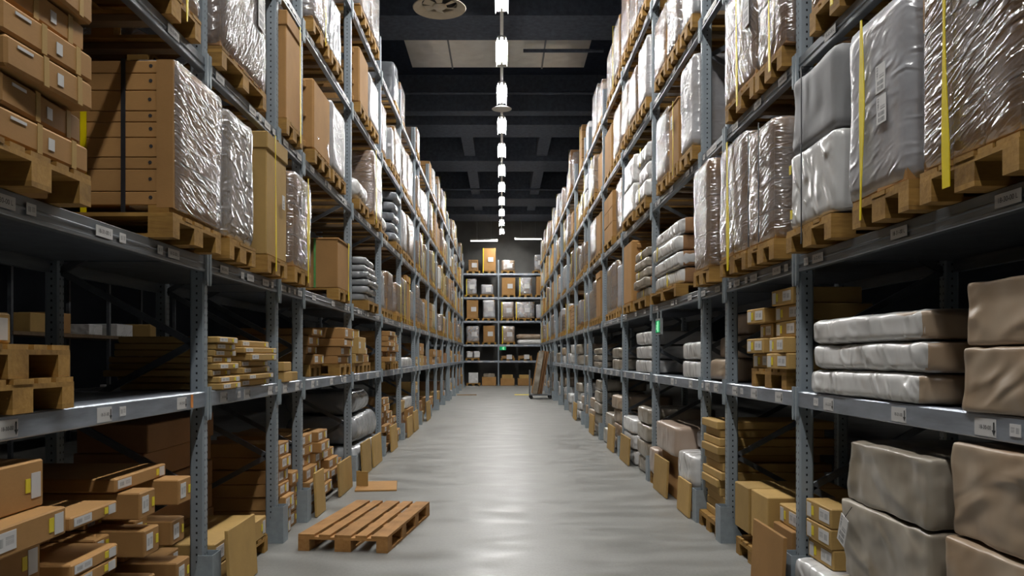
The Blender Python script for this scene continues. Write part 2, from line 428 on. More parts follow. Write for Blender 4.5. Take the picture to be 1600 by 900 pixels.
for x in (-1.45, 1.35):
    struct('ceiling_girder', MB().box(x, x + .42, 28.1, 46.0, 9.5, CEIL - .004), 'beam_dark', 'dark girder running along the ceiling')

# foil clad duct crossing the aisle
t = thing('air_duct', 'silver foil clad air duct crossing the ceiling above the aisle', 'air duct', (-.1, 21.1, 9.62))
obj('duct_body', MB().box(-2.35, 2.35, -1.02, 1.02, 0, .8).mesh('duct_body', 'duct_foil'), t)
for x in (-1.25, .12, 1.2): obj('flange', MB().box(x - .02, x + .02, -1.05, 1.05, -.03, .83).mesh('flange', 'beam_steel'), t)
for x in (-1.6, 1.6): obj('hanger_rod', MB().tube((x, 0, .8), (x, 0, CEIL - 9.62), .012).mesh('hanger_rod', 'beam_steel'), t)
for i, (x0, x1, yy, zz_) in enumerate(((.55, 2.6, 20.6, 9.5), (-6, 6, 24.2, 9.6), (-6, 6, 37.2, 9.4))):
    o = obj('ceiling_pipe', MB().tube((x0, 0, 0), (x1, 0, 0), .045, 10).mesh('ceiling_pipe', 'beam_dark'), None, (0, yy, zz_))
    tag(o, f'thin dark pipe under the ceiling, {ordn(i + 1)} from the front', 'pipe', 'ceiling pipes')
# round swirl diffuser
t = thing('ceiling_diffuser', 'round cream air diffuser with swirl vanes high above the aisle', 'air vent', (-1.16, 15.0, 8.16))
obj('cone', MB().lathe([(.33, .075), (.36, .05), (.47, .004), (.485, .0), (.495, .012), (.37, .09), (.335, .13)], 40).mesh('cone', 'cream_paint'), t)
obj('neck', MB().lathe([(.332, .12), (.332, 2.4)], 32).mesh('neck', 'cream_paint'), t)
obj('hub', MB().lathe([(0.001, .015), (.12, .018), (.14, .035), (.12, .06), (.001, .065)], 24).mesh('hub', 'cream_paint'), t)
for k in range(6):
    a = k * math.pi / 3 + .3; c, s_ = math.cos(a), math.sin(a)
    mb = MB(); mb.v = [(.13 * c, .13 * s_, .035), (.325 * c, .325 * s_, .045), (.325 * math.cos(a + .5), .325 * math.sin(a + .5), .085), (.13 * math.cos(a + .7), .13 * math.sin(a + .7), .06)]
    mb.v += [(x, y, z + .008) for x, y, z in mb.v]; mb.f = [(0, 1, 2, 3), (7, 6, 5, 4), (0, 1, 5, 4), (1, 2, 6, 5), (2, 3, 7, 6), (3, 0, 4, 7)]
    obj('vane', mb.mesh('vane', 'cream_paint'), t)
o = obj('plenum', MB().lathe([(.33, .14), (.001, .145)], 24).mesh('plenum', 'ink'), t)

# row of twin fluorescent lamps along the aisle
LZ, LS, LLEN = EYE + 7.1, 3.0, 1.5
tag(obj('light_rail', MB().box(-.035, .035, -3, 46.3, 0, .05).mesh('light_rail', 'white_paint'), None, (0.0, 0, LZ + .075)), 'long pale lighting rail hung along the middle of the aisle', 'lighting rail')
for i, y in enumerate(range(-2, 46, 9)):
    tag(obj('rail_hanger', MB().tube((0, 0, 0), (0, 0, (9.3 if i else CEIL) - LZ - .13), .008, 6).mesh('rail_hanger', 'beam_steel'), None, (0, y + 1.0, LZ + .127)), f'thin steel rod holding the lighting rail, {ordn(i + 1)} along', 'hanger rod', 'hanger rods of the lighting rail')
hous = MB().prism([(-.135, -.125), (-.13, -.127), (-.09, -.01), (-.04, .0), (.04, .0), (.09, -.01), (.13, -.127), (.135, -.125), (.095, .02), (.05, .035), (-.05, .035), (-.095, .02)], 'y', 0, LLEN).mesh('housing', 'white_paint')
tb = MB().tube((0, .03, 0), (0, LLEN - .03, 0), .026, 8); tb.sm = False; tbm = tb.mesh('tube', 'tube_glow')
capm = MB().box(-.03, .03, -.02, .02, -.035, .035).mesh('end_cap', 'white_paint')
for i in range(-1, 15 + 1):
    t = thing('fluorescent_lamp', f'lit twin-tube ceiling lamp, {ordn(i + 2)} along the row above the aisle', 'lamp', (0, i * LS + .02, LZ), 0, 'row of ceiling lamps')
    obj('housing', hous, t, (0, 0, .037))
    for x in (-.055, .055):
        obj('tube', tbm, t, (x, 0, 0))
        for yy in (.005, LLEN - .005): obj('end_cap', capm, t, (x, yy, 0))
# one pendant with a conical white shade
t = thing('pendant_lamp', 'white conical lampshade hanging in the row of ceiling lamps', 'lamp', (0, 22.9, LZ - .08))
obj('shade', MB().lathe([(.28, 0), (.285, .008), (.13, .09), (.06, .13), (.055, .13), (.12, .085), (.27, .006)], 28).mesh('shade', 'white_paint'), t)
obj('cable', MB().tube((0, 0, .13), (0, 0, .153), .01).mesh('cable', 'ink'), t)
for i, (x, y, z) in enumerate(((-1.0, 45.6, 8.25), (1.5, 45.6, 8.35))):
    t = thing('batten_light', f'dim strip light on the end wall, {"above the tall carton" if i == 0 else "beside the side rack with the exit sign"}', 'lamp', (x, y, z), 0, 'strip lights before the end wall')
    obj('housing', MB().box(-.78, .78, -.06, .06, 0, .07).mesh('housing', 'white_paint'), t)
    obj('tube', MB().tube((-.74, 0, -.03), (.74, 0, -.03), .018).mesh('tube', 'batten_glow'), t)
    for xx in (-.4, .4): obj('hanger_rod', MB().tube((xx, 0, .07), (xx, 0, CEIL - z), .008, 6).mesh('hanger_rod', 'beam_steel'), t)

# ------------------------------------------------------------------ pallet racks
LEV = {1: 1.45, 2: 2.38, 3: 3.75, 4: 5.12, 5: 6.50}
XF, XB = 2.05, 3.15          # outer faces of front and rear uprights
TOP = 7.12
FR = [2.88, 5.59, 7.37, 8.28, 10.99, 13.70, 16.41, 19.12, 20.03, 22.74, 25.45, 28.16, 30.87, 31.78, 34.49, 37.20, 39.91, 42.62]
BEAM_H = .108
up_m = None
def upright_mesh(h):
    def make():
        mb = MB(); c = .012
        o = [(-.05, -.04 + c), (-.05 + c, -.04), (.05 - c, -.04), (.05, -.04 + c), (.05, .04 - c), (.05 - c, .04), (-.05 + c, .04), (-.05, .04 - c)]
        mb.prism(o, 'z', 0, h); return mb.mesh('upright', 'upright_steel')
    return cached(('up', h), make)
def bar_mesh(p, q, w, t_, mat, name):
    """flat bar from p to q (C-channel outline), width w vertical-ish, thickness t_"""
    p = Vector(p); q = Vector(q); d = q - p; L = d.length; d.normalize()
    mb = MB(); y = Vector((0, 1, 0)); n = d.cross(y).normalized()
    k = []
    for a, c in ((-1, -1), (1, -1), (1, 1), (-1, 1)):
        k.append(n * (w / 2 * a) + y * (t_ / 2 * c))
    mb.v = [tuple(p + x) for x in k] + [tuple(q + x) for x in k]
    mb.f = [(0, 3, 2, 1), (4, 5, 6, 7), (0, 1, 5, 4), (1, 2, 6, 5), (2, 3, 7, 6), (3, 0, 4, 7)]
    return mb.mesh(name, mat)
def guard_mesh(s):
    """folded steel foot guard open towards the rack; s = side of the aisle (-1 rack at negative x)"""
    def make():
        mb = MB(); h = .33; wy = .085; T = .006
        # outline in (x, z): x measured into the rack from the front plate
        o = [(0, 0), (.235, 0), (.225, .03), (.15, .15), (.115, .22), (.10, h), (0, h)]
        o = [(s * x, z) for x, z in o]
        mb.prism(o, 'y', -wy, -wy + T); mb.prism(o, 'y', wy - T, wy)
        mb.box(min(0, s * T), max(0, s * T), -wy + T, wy - T, 0, h)
        return mb.mesh('foot_guard', 'guard_grey')
    return cached(('guard', s), make)
def beam_mesh(L, s, lev):
    def make():
        mb = MB(); H = BEAM_H
        if lev == 1: o = [(0, .006), (.006, 0), (.05, 0), (.05, H), (.008, H), (0, H - .008)]
        else: o = [(0, .004), (.004, 0), (.05, 0), (.05, H), (.012, H), (.008, H - .004), (.008, .062), (.002, .056), (.002, .05), (.008, .046), (.008, .022), (0, .018)]
        o = [(s * x, z - H) for x, z in o]
        mb.prism(o, 'y', -L / 2, L / 2); return mb.mesh('beam', 'beam_zinc' if lev == 1 else 'beam_steel')
    return cached(('beam', round(L, 3), s, lev == 1), make)
conn = {}
def conn_mesh(s):
    def make():
        mb = MB()
        o = [(-.017, .03), (.017, .03), (.017, -.17), (.008, -.20), (-.008, -.20), (-.017, -.17)]
        mb.prism(o, 'x', .006 * s, .024 * s); return mb.mesh('connector', 'guard_grey')
    return cached(('conn', s), make)
def text_mesh(txt, size, mat='ink'):
    def make():
        cu = bpy.data.curves.new('t', 'FONT'); cu.body = txt; cu.size = size; cu.align_x = 'CENTER'; cu.align_y = 'CENTER'
        o = bpy.data.objects.new('t', cu); COL.objects.link(o)
        bpy.context.view_layer.update()
        me = bpy.data.meshes.new_from_object(o); bpy.data.objects.remove(o)
        me.name = 'lettering'; me.materials.clear(); me.materials.append(MATS[mat]); return me
    return cached(('txt', txt, size, mat), make)
def plate(parent, s, x, y, z, w, h, mat='label_small', text=None, size=.03):
    """paper plate on an aisle-facing surface (parent is at the world origin)"""
    me = cached(('plate', round(w, 3), round(h, 3), mat), lambda: MB().box(-.0015, .0015, -w / 2, w / 2, -h / 2, h / 2).mesh('label', mat))
    o = obj('label', me, parent, (x, y, z))
    if text:
        # text reads along the aisle, facing the aisle middle
        t_ = obj('lettering', text_mesh(text, size), o, (-s * .0025, 0, 0))
        t_.rotation_euler = (math.pi / 2, 0, -s * math.pi / 2)
    return o

RACK = {}
for s in (-1, 1):
    nm = 'long grey steel pallet rack beside the loose pallet' if s < 0 else 'long grey steel pallet rack bearing the green exit sign'
    R = thing('pallet_rack', nm, 'pallet rack', (0, 0, 0), 0, 'side racks of the aisle'); RACK[s] = R
    for i, y in enumerate(FR):
        for X, nme in ((XF + .05, 'upright'), (XB - .05, 'rear_upright')):
            if nme == 'rear_upright' and y > 24: continue
            u = obj('upright', upright_mesh(TOP), R, (s * X, y, 0))
        obj('foot_guard', guard_mesh(s), R, (s * (XF - .075), y, 0))
        if y < 22:
            k = 0; z = .78
            while z < TOP - .6:
                f0 = (s * (XF + .09), y, z); b0 = (s * (XB - .09), y, z + .5); f1 = (s * (XF + .09), y, z + 1.0)
                obj('brace', bar_mesh(f0, b0, .045, .03, 'brace_steel', 'brace'), R)
                if z + 1.0 < TOP: obj('brace', bar_mesh(b0, f1, .045, .03, 'brace_steel', 'brace'), R)
                z += 1.0
            obj('brace', bar_mesh((s * (XF + .09), y, .78), (s * (XB - .09), y, .28), .045, .03, 'brace_steel', 'brace'), R)
    for i in range(len(FR) - 1):
        a, b = FR[i] + .04, FR[i + 1] - .04; L = b - a; yc = (a + b) / 2
        for lev, z in LEV.items():
            bm_ = obj('beam', beam_mesh(L, s, lev), R, (s * (XF - .012), yc, z))
            if yc < 26:
                obj('beam', beam_mesh(L, -s, lev), R, (s * (XB + .012), yc, z))
                for yy in (a - .012, b + .012):
                    obj('connector', conn_mesh(s), bm_, (-s * .018, yy - yc, 0))
            elif yc < 34:
                obj('connector', conn_mesh(s), bm_, (-s * .018, b + .012 - yc, 0))
            # decking
            if lev <= 2:
                dk = cached(('deck', round(L, 3), lev), lambda: MB().box(-.49, .49, -L / 2, L / 2, -.03, -.004).mesh('deck_panel', 'deck_steel'))
                obj('deck_panel', dk, R, (s * (XF + XB) / 2, yc, z))
            elif yc < 29:
                n = max(2, int(L / .42))
                cb = cached('crossbar', lambda: MB().box(-.49, .49, -.05, .05, -.045, -.005).mesh('deck_board', 'deck_wood'))
                for k in range(n): obj('deck_board', cb, R, (s * (XF + XB) / 2, a + (k + .5) * L / n, z))
            else:
                dk = cached(('deckw', round(L, 3)), lambda: MB().box(-.49, .49, -L / 2, L / 2, -.03, -.004).mesh('deck_panel', 'deck_wood'))
                obj('deck_panel', dk, R, (s * (XF + XB) / 2, yc, z))
            # location plates on the beam face
            if yc < 30:
                n = 2 if L < 1.0 else 3
                for k in range(n):
                    yy = a + (k + .5) * L / n + rnd.uniform(-.12, .12)
                    near = yy < 9.5
                    big = lev >= 2
                    col_no = 30 + max(0, int((yy - 2.9) / .9))
                    w_ = .17 if big else .15; h_ = .055 if big else .075
                    txt = (f'18-{col_no}-00 L' if big else f'18-{col_no}-00') if near else None
                    pl = plate(bm_, s, -s * .002, yy - yc, -BEAM_H / 2 - (.0 if big else .004), w_, h_, 'label_plain' if near else 'label_small', txt, .03 if big else .024)
                    if near and not big:      # arrow beside the number
                        ar = cached('arrow', lambda: MB().prism([(-.004, .025), (.004, .025), (.004, -.008), (.012, -.008), (0, -.03), (-.012, -.008), (-.004, -.008)], 'x', -.0005, .0005).mesh('arrow', 'ink'))
                        obj('arrow', ar, pl, (-s * .0025, s * -.062 if s > 0 else .062, 0))
                    if rnd.random() < .6 and yc < 22:
                        plate(bm_, s, -s * .002, yy - yc + rnd.choice((-1, 1)) * .2, -BEAM_H / 2, .07, .05, 'label_small')
for s in (-1,):
    plate(RACK[s], s, s * (XF - .014), 5.3, 1.45 - BEAM_H / 2, .035, .085, 'orange_tape')
# ------------------------------------------------------------------ pallets
def pallet(loc, W_=.8, L_=1.2, detail=True, label='', group='pallets on the racks', nl=3, mat='pallet_wood', rz=0.0):
    """W_ along local y (faces the aisle), L_ along local x; nl rows of blocks along the length"""
    H = .144; th = .022
    if not detail:
        def make():
            y = W_ / 2; o = [(-y, 0), (-y + .1, 0), (-y + .1, .1), (-.072, .1), (-.072, 0), (.072, 0), (.072, .1), (y - .1, .1), (y - .1, 0), (y, 0), (y, H), (-y, H)]
            return MB().prism(o, 'x', -L_ / 2, L_ / 2).mesh('pallet', mat)
        o = obj('pallet', cached(('pal', W_, L_, mat), make), None, loc, rz)
        return tag(o, label, 'pallet', group)
    t = thing('pallet', label, 'pallet', loc, rz, group)
    wid = [.145, .1, .145, .1, .145]; gap = (W_ - sum(wid)) / 4; y = -W_ / 2
    for w in wid:
        j = rnd.uniform(-.004, .004)
        obj('top_board', cached(('tb', L_, w, mat), lambda: MB().box(-L_ / 2, L_ / 2, -w / 2, w / 2, 0, th).mesh('top_board', mat)), t, (j, y + w / 2, H - th))
        y += w + gap
    xs = [-L_ / 2 + .0725 + (L_ - .145) * k / (nl - 1) for k in range(nl)]
    ys = [(-W_ / 2 + .05, .1), (0, .145), (W_ / 2 - .05, .1)]
    for x in xs:
        obj('cross_board', cached(('xb', W_, mat), lambda: MB().box(-.0725, .0725, -W_ / 2, W_ / 2, 0, th).mesh('cross_board', mat)), t, (x, 0, H - 2 * th))
        for yy, w in ys:
            obj('block', cached(('bl', w, mat), lambda: MB().box(-.0725, .0725, -w / 2, w / 2, 0, H - 3 * th).mesh('block', mat)), t, (x, yy, th))
    for yy, w in ys:
        obj('bottom_board', cached(('bb', L_, w, mat), lambda: MB().box(-L_ / 2, L_ / 2, -w / 2, w / 2, 0, th).mesh('bottom_board', mat)), t, (0, yy, 0))
    return t
PH = .146

# ------------------------------------------------------------------ straps and shipping labels
def strap(t, dx, hz, y, w, mat, z0=-.02, twist=True, s=0):
    """band round a load in the x-z plane at local y"""
    mb = MB(); x = dx / 2 + .008; n = 7
    za, zb = (z0 if s >= 0 else max(z0, .002)), (z0 if s <= 0 else max(z0, .002))
    P = [(-x, z) for z in [za + (hz + .006 - za) * k / n for k in range(n + 1)]] + [(x, z) for z in [hz + .006 - (hz + .006 - zb) * k / n for k in range(n + 1)]]
    k0 = rnd.random() * 6
    L = []
    for j, (px, pz) in enumerate(P):
        ww = w * (.62 + .38 * math.cos(k0 + j * .9)) if twist else w
        off = .012 * math.sin(k0 + j * .5) if twist else 0
        L.append((px, pz, ww / 2, off))
    for px, pz, hw, off in L:
        sx = .004 if px > 0 else -.004
        mb.v += [(px, y - hw + off, pz), (px, y + hw + off, pz), (px + sx, y + hw + off, pz), (px + sx, y - hw + off, pz)]
    for j in range(len(L) - 1):
        a, b = 4 * j, 4 * j + 4
        for q in range(4): mb.f.append((a + q, a + (q + 1) % 4, b + (q + 1) % 4, b + q))
    mb.f += [(0, 1, 2, 3), (4 * len(L) - 1, 4 * len(L) - 2, 4 * len(L) - 3, 4 * len(L) - 4)]
    return obj('strap', mb.mesh('strap', mat), t)
def ystrap(t, wy, hz, x, w, mat, z0=-.02):
    """band round a load in the y-z plane at local x"""
    mb = MB(); y = wy / 2 + .008; T = .004
    mb.box(x - w / 2, x + w / 2, -y - T, -y, z0, hz); mb.box(x - w / 2, x + w / 2, y, y + T, z0, hz)
    return obj('strap', mb.mesh('strap', mat), t)
def stick(t, s, x, y, z, w, h, mat='label_ship', name='label'):
    me = cached(('stick', round(w, 3), round(h, 3), mat), lambda: MB().box(-.0015, .0015, -w / 2, w / 2, -h / 2, h / 2).mesh('label', mat))
    return obj(name, me, t, (x, y, z))

# ------------------------------------------------------------------ loads standing on pallets
def grid_cartons(t, dx, wy, hz, ny, nzl, nx, mat, jit=.004, lift=0.0):
    cy, cz, cx = wy / ny, hz / nzl, dx / nx
    me = chamfer_box(cx - .006, cy - .006, cz - .003, .006, mat)
    for k in range(nzl):
        for j in range(ny):
            for i in range(nx):
                # only what shows from the aisle: skip cartons buried in the middle
                obj('carton', me, t, (-dx / 2 + (i + .5) * cx + rnd.uniform(-jit, jit), -wy / 2 + (j + .5) * cy + rnd.uniform(-jit, jit) * .6, lift + k * cz))
SEED = [0]
def load(kind, s, lev_z, d0, d1, h, n, lev, depth=1.05, xf=None, far=False, strapc=None, label=None, pal=True, mats=None, **kw):
    """one pallet and the goods on it. kind names how the goods are packed"""
    SEED[0] += 1; sd = SEED[0]
    if xf is None: xf = 1.915 if lev == 2 and d0 < 9 else 1.985 if d0 < 13.6 else 2.02 + .02 * (sd % 4)
    w = d1 - d0; yc = (d0 + d1) / 2; where = f'{ordn(n)} along, {SHELF[lev]}, {SIDE[s]}'
    z = lev_z + .0015
    if pal:
        pw = kw.get('pw', min(max(w, .6), .8) if w < 1.0 else w)
        pallet((s * (xf + .6), kw.get('py', yc), z), round(pw, 2), 1.2, detail=d0 < 11.0, label=f'wooden pallet under a load, {where}', mat='pallet_wood')
        z += PH
        if kw.get('double'):
            pallet((s * (xf + .6), kw.get('py', yc), z), round(pw, 2), 1.2, detail=d0 < 11.0, label=f'upper of two stacked pallets under tall cartons, {where}', mat='pallet_wood'); z += PH
    xc = s * (xf + depth / 2 + .01)
    fx = -s * depth / 2                       # local x of the aisle face
    D = dict(wrapped='film-wrapped carton stack', cartons='bare brown carton stack', bigbox='large lidded brown carton', flaps='tall carton with folded tabs', bags='stack of grey bagged cushions',
             packs='stack of white film packs', panels='upright wrapped panels', tall='tall pale film-wrapped block', cover='block under a grey cover', roll='white plastic-wrapped roll')
    desc = label or D[kind]
    nm = dict(wrapped='wrapped_load', cartons='carton_stack', bigbox='large_carton', flaps='tabbed_carton', bags='bag_stack', packs='pack_stack', panels='wrapped_panel_bundle', tall='wrapped_block', cover='covered_block', roll='wrapped_roll')[kind]
    if strapc and 'strap' not in desc: desc += f' with {strapc} strap'
    if kind in ('bags', 'packs'):
        # every bag lies loose on the one below: things of their own
        nl = kw.get('layers', 4); bh = h / nl; mat = (mats or ('bag_grey' if kind == 'bags' else 'bag_white'))
        for k in range(nl):
            ddx = depth * rnd.uniform(.95, 1.0); ww = w * rnd.uniform(.93, 1.0)
            lb = f'{"grey bagged cushion" if kind == "bags" else "white film pack"}, {ordn(k + 1)} up in stack, {where}'
            nf = 5 if far else 8
            jx, jy = rnd.uniform(-.03, .03), rnd.uniform(-.02, .02)
            if kind == 'bags':
                tag(obj('cushion_bag', soft_box(ddx, ww, bh * .99, bh * .45, nf, .02, mat, sd + k), None, (xc + jx, yc + jy, z + k * bh)), lb, 'cushion', 'bagged cushions on pallets')
            else:
                t = thing('film_pack', lb, 'pack', (xc + jx, yc + jy, z + k * bh), 0, 'film packs on pallets')
                obj('sleeve', soft_box(ddx, ww, bh * .985, bh * .28, nf, .012, mat, sd + k, 'sleeve'), t)
                bw = kw.get('band', .45)
                obj('carton_band', soft_box(ddx * bw, ww + .012, bh * .97, bh * .12, 4, .004, 'cardboard_brown', sd, 'carton_band'), t, (fx + s * (ddx * bw / 2 + .07), 0, .002))
                if strapc and k % 2 == 0: strap(t, ddx, bh - .014, rnd.uniform(-.3, .3) * ww, .045, 'strap_' + strapc, .002)
        return
    t = thing(nm, f'{desc}, {where}', 'load' if kind not in ('bigbox', 'flaps') else 'carton', (xc, yc, z), 0, 'goods on the rack shelves')
    mat = mats or 'cardboard'
    if kind in ('wrapped', 'cartons'):
        if far:
            obj('carton_body', chamfer_box(depth, w, h, .012, kw.get('bm', 'cardboard_stack'), 'carton_body'), t)
        else:
            grid_cartons(t, depth, w, h, kw.get('ny', 2), kw.get('nz', 4), kw.get('nx', 2), mat)
        if kind == 'wrapped':
            fm = kw.get('film', 'film_clear')
            obj('film', soft_box(depth + .03, w + .03, h + .02, .05, 5 if far else 8, .012, fm, sd if not far else sd % 7, 'film'), t)
    elif kind == 'bigbox':
        lid = kw.get('lid', .14)
        obj('carton_body', chamfer_box(depth, w, h - .01, .008, mat, 'carton_body'), t)
        obj('lid', chamfer_box(depth + .025, w + .025, lid, .008, mat, 'lid'), t, (0, 0, h - lid + .004))
        if not far: obj('tape', MB().box(-depth / 2 - .016, depth / 2 + .016, -.025, .025, 0, .003).mesh('tape', 'cardboard_pale'), t, (0, 0, h + .003))
    elif kind == 'flaps':
        obj('carton_body', chamfer_box(depth, w, h, .02, mat, 'carton_body'), t)
        nt_ = kw.get('tabs', 3)
        tb_ = chamfer_box(.26, .05, .07, .008, mat, 'tab')
        for k in range(nt_):
            for xx in ((fx * .6, -fx * .2) if not far else (fx * .6,)):
                obj('tab', tb_, t, (xx, -w / 2 - .022, h * (.08 + .84 * k / max(1, nt_ - 1)) - .05))
        if kw.get('film'): obj('film', soft_box(depth * .9, w + .02, h * .9, .05, 6, .012, kw['film'], sd, 'film'), t, (s * -.05, .02, .0))
    elif kind == 'panels':
        k = kw.get('count', 5); pw_ = w / k
        for q in range(k):
            obj('panel', soft_box(depth * rnd.uniform(.8, 1), pw_ * .93, h * rnd.uniform(.85, 1), .03, 5, .004, mats or rnd.choice(('bag_grey', 'bag_kraft', 'bag_grey')), q, 'panel'), t, (0, -w / 2 + (q + .5) * pw_, 0))
    elif kind == 'tall':
        obj('carton_body', chamfer_box(depth - .05, w - .05, h - .03, .02, 'cardboard_pale', 'carton_body'), t)
        obj('film', soft_box(depth, w, h, .05, 6 if far else 9, .012, kw.get('film', 'film_milky'), sd, 'film'), t)
    elif kind == 'cover':
        h2 = kw.get('split', .5) * h
        if h2 > .01:
            obj('lower_pack', soft_box(depth, w, h2, .045, 10, .014, 'bag_white', sd, 'lower_pack'), t)
        obj('cover', soft_box(depth * .98, w * .97, h - h2, .055, 11, .022, kw.get('cm', 'fabric_grey'), sd, 'cover'), t, (0, 0, h2))
    elif kind == 'roll':
        obj('roll_body', soft_box(depth, w, h, h * .48, 8, .02, 'bag_white', sd, 'roll_body'), t)
    hz = h + (.02 if kind == 'wrapped' else .006)
    if strapc:
        st = kw.get('sy', rnd.uniform(-.25, .25) * w)
        strap(t, depth + (.05 if kind == 'wrapped' else .03), hz, st, kw.get('sw', .05), 'strap_' + strapc, -.12, True, s)
    for (ly, lz, lw, lh) in kw.get('labels', ()):
        stick(t, s, fx - s * .026, ly, lz, lw, lh)
    return t
# ------------------------------------------------------------------ loose cartons, bags and sheets
def carton(s, xf, depth, d0, d1, z, h, lb, mat='cardboard', sticker=True, group='loose cartons on the racks', rz=0.0, label_side='aisle', name='carton'):
    w = d1 - d0
    o = obj(name, chamfer_box(depth, w, h, .007, mat), None, (s * (xf + depth / 2), (d0 + d1) / 2, z), rz)
    tag(o, lb, 'carton', group)
    if sticker and w > .12:
        fx = -s * (depth / 2 + .001)
        lh = min(h * .62, .09); lw = min(.16, w * .4)
        stick(o, s, fx, -w * .5 + lw * .5 + .03 if s > 0 else -w * .5 + lw * .5 + .03, h * .52, lw, lh, 'label_small')
        if w > .3:
            stick(o, s, fx, w * .5 - .12, h * .5, .035, min(h * .5, .06), 'label_yellow')
            stick(o, s, fx, w * .5 - .06, h * .48, .07, min(h * .72, .11), 'label_plain')
        else:
            stick(o, s, fx, w * .5 - .03, h * .5, .03, min(h * .5, .05), 'label_yellow')
    return o
def column(s, lev, z0, d0, d1, hs, desc, where, xf=2.04, depth=.9, mat='cardboard', jx=.05, jw=.06, sticker=True, tilt=.0):
    z = z0
    for k, h in enumerate(hs):
        a = d0 + rnd.uniform(0, jw); b = d1 - rnd.uniform(0, jw)
        carton(s, xf + rnd.uniform(-jx, jx), depth * rnd.uniform(.9, 1.05), a, b, z, h - .003, f'{desc}, {ordn(k + 1)} up, {where}', mat, sticker, rz=rnd.uniform(-tilt, tilt))
        z += h
    return z
def soft(s, xf, depth, d0, d1, z, h, lb, mat, r=None, amp=.02, n=9, cat='pack', name='film_pack', group='film packs on the racks', rot=None, seed=None, freq=2.6):
    SEED[0] += 1
    o = obj(name, soft_box(depth, d1 - d0, h, r if r else h * .3, n, amp, mat, seed if seed is not None else SEED[0], name, freq=freq), None, (s * (xf + depth / 2), (d0 + d1) / 2, z))
    if rot: o.rotation_euler = rot
    return tag(o, lb, cat, group)
def sheet(s, d0, d1, h, lb, x=1.955, th=.025, mat='cardboard_pale', lean=.05):
    """board standing on edge on the floor, leaning back against the goods"""
    L = d1 - d0
    o = obj('cardboard_sheet', chamfer_box(th, L, h, .003, mat, 'cardboard_sheet'), None, (s * (x + th / 2), (d0 + d1) / 2, 0.006))
    o.rotation_euler = (0, s * lean, 0)
    return tag(o, lb, 'cardboard sheet', 'cardboard sheets at the rack feet')

CNT = {}
def nxt(s, lev):
    CNT[(s, lev)] = CNT.get((s, lev), 0) + 1; return CNT[(s, lev)]
def put(kind, s, lev, d0, d1, top, **kw):
    h = top - LEV[lev] - PH - (PH if kw.get('double') else 0)
    return load(kind, s, LEV[lev], d0, d1, h, nxt(s, lev), lev, far=kw.pop('far', d0 > 14.2), **kw)

# ---- rack beside the loose pallet (s = -1), second shelf
s = -1
n_ = nxt(s, 2)
pallet((s * 2.505, 3.34, LEV[2] + .0015), .8, 1.2, True, f'wooden pallet under slumped thin cartons, first along, second shelf, {SIDE[s]}')
z = LEV[2] + PH + .002
z += .004
for k in range(7):
    o = obj('thin_carton', chamfer_box(.95, .64 - .012 * (k % 3), .124, .012, 'cardboard', 'thin_carton'), None, (s * (2.395 + rnd.uniform(-.03, .03)), 3.42 + rnd.uniform(-.015, .015), z))
    o.rotation_euler = (.0 + rnd.uniform(-.014, .014), rnd.uniform(-.012, .012), rnd.uniform(-.04, .04))
    tag(o, f'slumped thin brown carton, {ordn(k + 1)} up on the first second-shelf pallet, {SIDE[s]}', 'carton', 'slumped thin cartons')
    stick(o, s, .477, .05 + rnd.uniform(-.02, .02), .06, .042, .05, 'label_plain'); stick(o, s, .477, -.19, .095, .10, .012, 'label_plain')
    for yy in (-.05, .2): stick(o, s, .476, yy, .062, .035, .124, 'cardboard_pale', 'tape')
    z += .139
# tall stack of drawer-like cartons, film on its aisle side, black and yellow straps
n_ = nxt(s, 2)
pallet((s * 2.505, 5.07, LEV[2] + .0015), .8, 1.2, True, f'wooden pallet under film-wrapped flat cartons, second along, second shelf, {SIDE[s]}')
z = LEV[2] + PH + .002
t = thing('wrapped_load', f'tall stack of flat cartons with shiny film front and black strap, {SIDE[s]}', 'load', (s * 2.45, 5.075, z), 0, 'goods on the rack shelves')
for xx in (-.45, .45): obj('timber_bearer', MB().box(xx - .06, xx + .06, -.38, .38, 0, .045).mesh('timber_bearer', 'pallet_wood'), t)
zz_ = .046
for k, hh in enumerate((.08, .13, .07, .115, .09, .065, .12, .10, .075)):
    c_ = obj('carton', chamfer_box(1.05, .74, hh - .003, .004, 'cardboard'), t, (rnd.uniform(-.004, .004), 0, zz_))
    obj('hand_hole', cached('hhole', lambda: MB().tube((0, -.001, 0), (0, .002, 0), .011, 8).mesh('hand_hole', 'ink')), c_, (.40, -.3715, hh * .55))
    zz_ += hh
TOPB = zz_
obj('corner_board', MB().prism([(.53, -.375), (.53, -.29), (.536, -.29), (.536, -.381), (.44, -.381), (.44, -.375)], 'z', .03, TOPB).mesh('corner_board', 'cardboard'), t)
obj('film', soft_box(.30, .78, TOPB, .03, 9, .012, 'film_clear', 5, 'film'), t, (.405, .025, .02))
obj('strap', MB().box(.235, .26, -.387, -.381, 0, TOPB + .004).mesh('strap', 'strap_black'), t)
obj('strap', MB().box(.0, .035, -.39, -.384, .0, TOPB + .004).mesh('strap', 'strap_yellow'), t)
put('tall', s, 2, 5.68, 6.27, 3.46, film='film_haze', labels=((.1, .55, .10, .14),))
put('bigbox', s, 2, 6.60, 7.20, 3.53, strapc='yellow', sw=.03, mats='cardboard_pale', label='tall lidded pale brown carton', labels=((.12, .5, .08, .12),))
put('wrapped', s, 2, 7.46, 8.10, 3.40, strapc='yellow', sw=.085, ny=1, nz=3, nx=1, sy=.1, labels=((-.05, .6, .12, .18),))
t = put('bigbox', s, 2, 9.81, 10.55, 3.13, strapc='yellow', sw=.06, depth=1.1, lid=.02, label='wide square brown carton with green and yellow straps', sy=.2)
obj('strap', MB().box(.26, .285, -.385, -.379, 0, .60).mesh('strap', 'strap_green'), t)
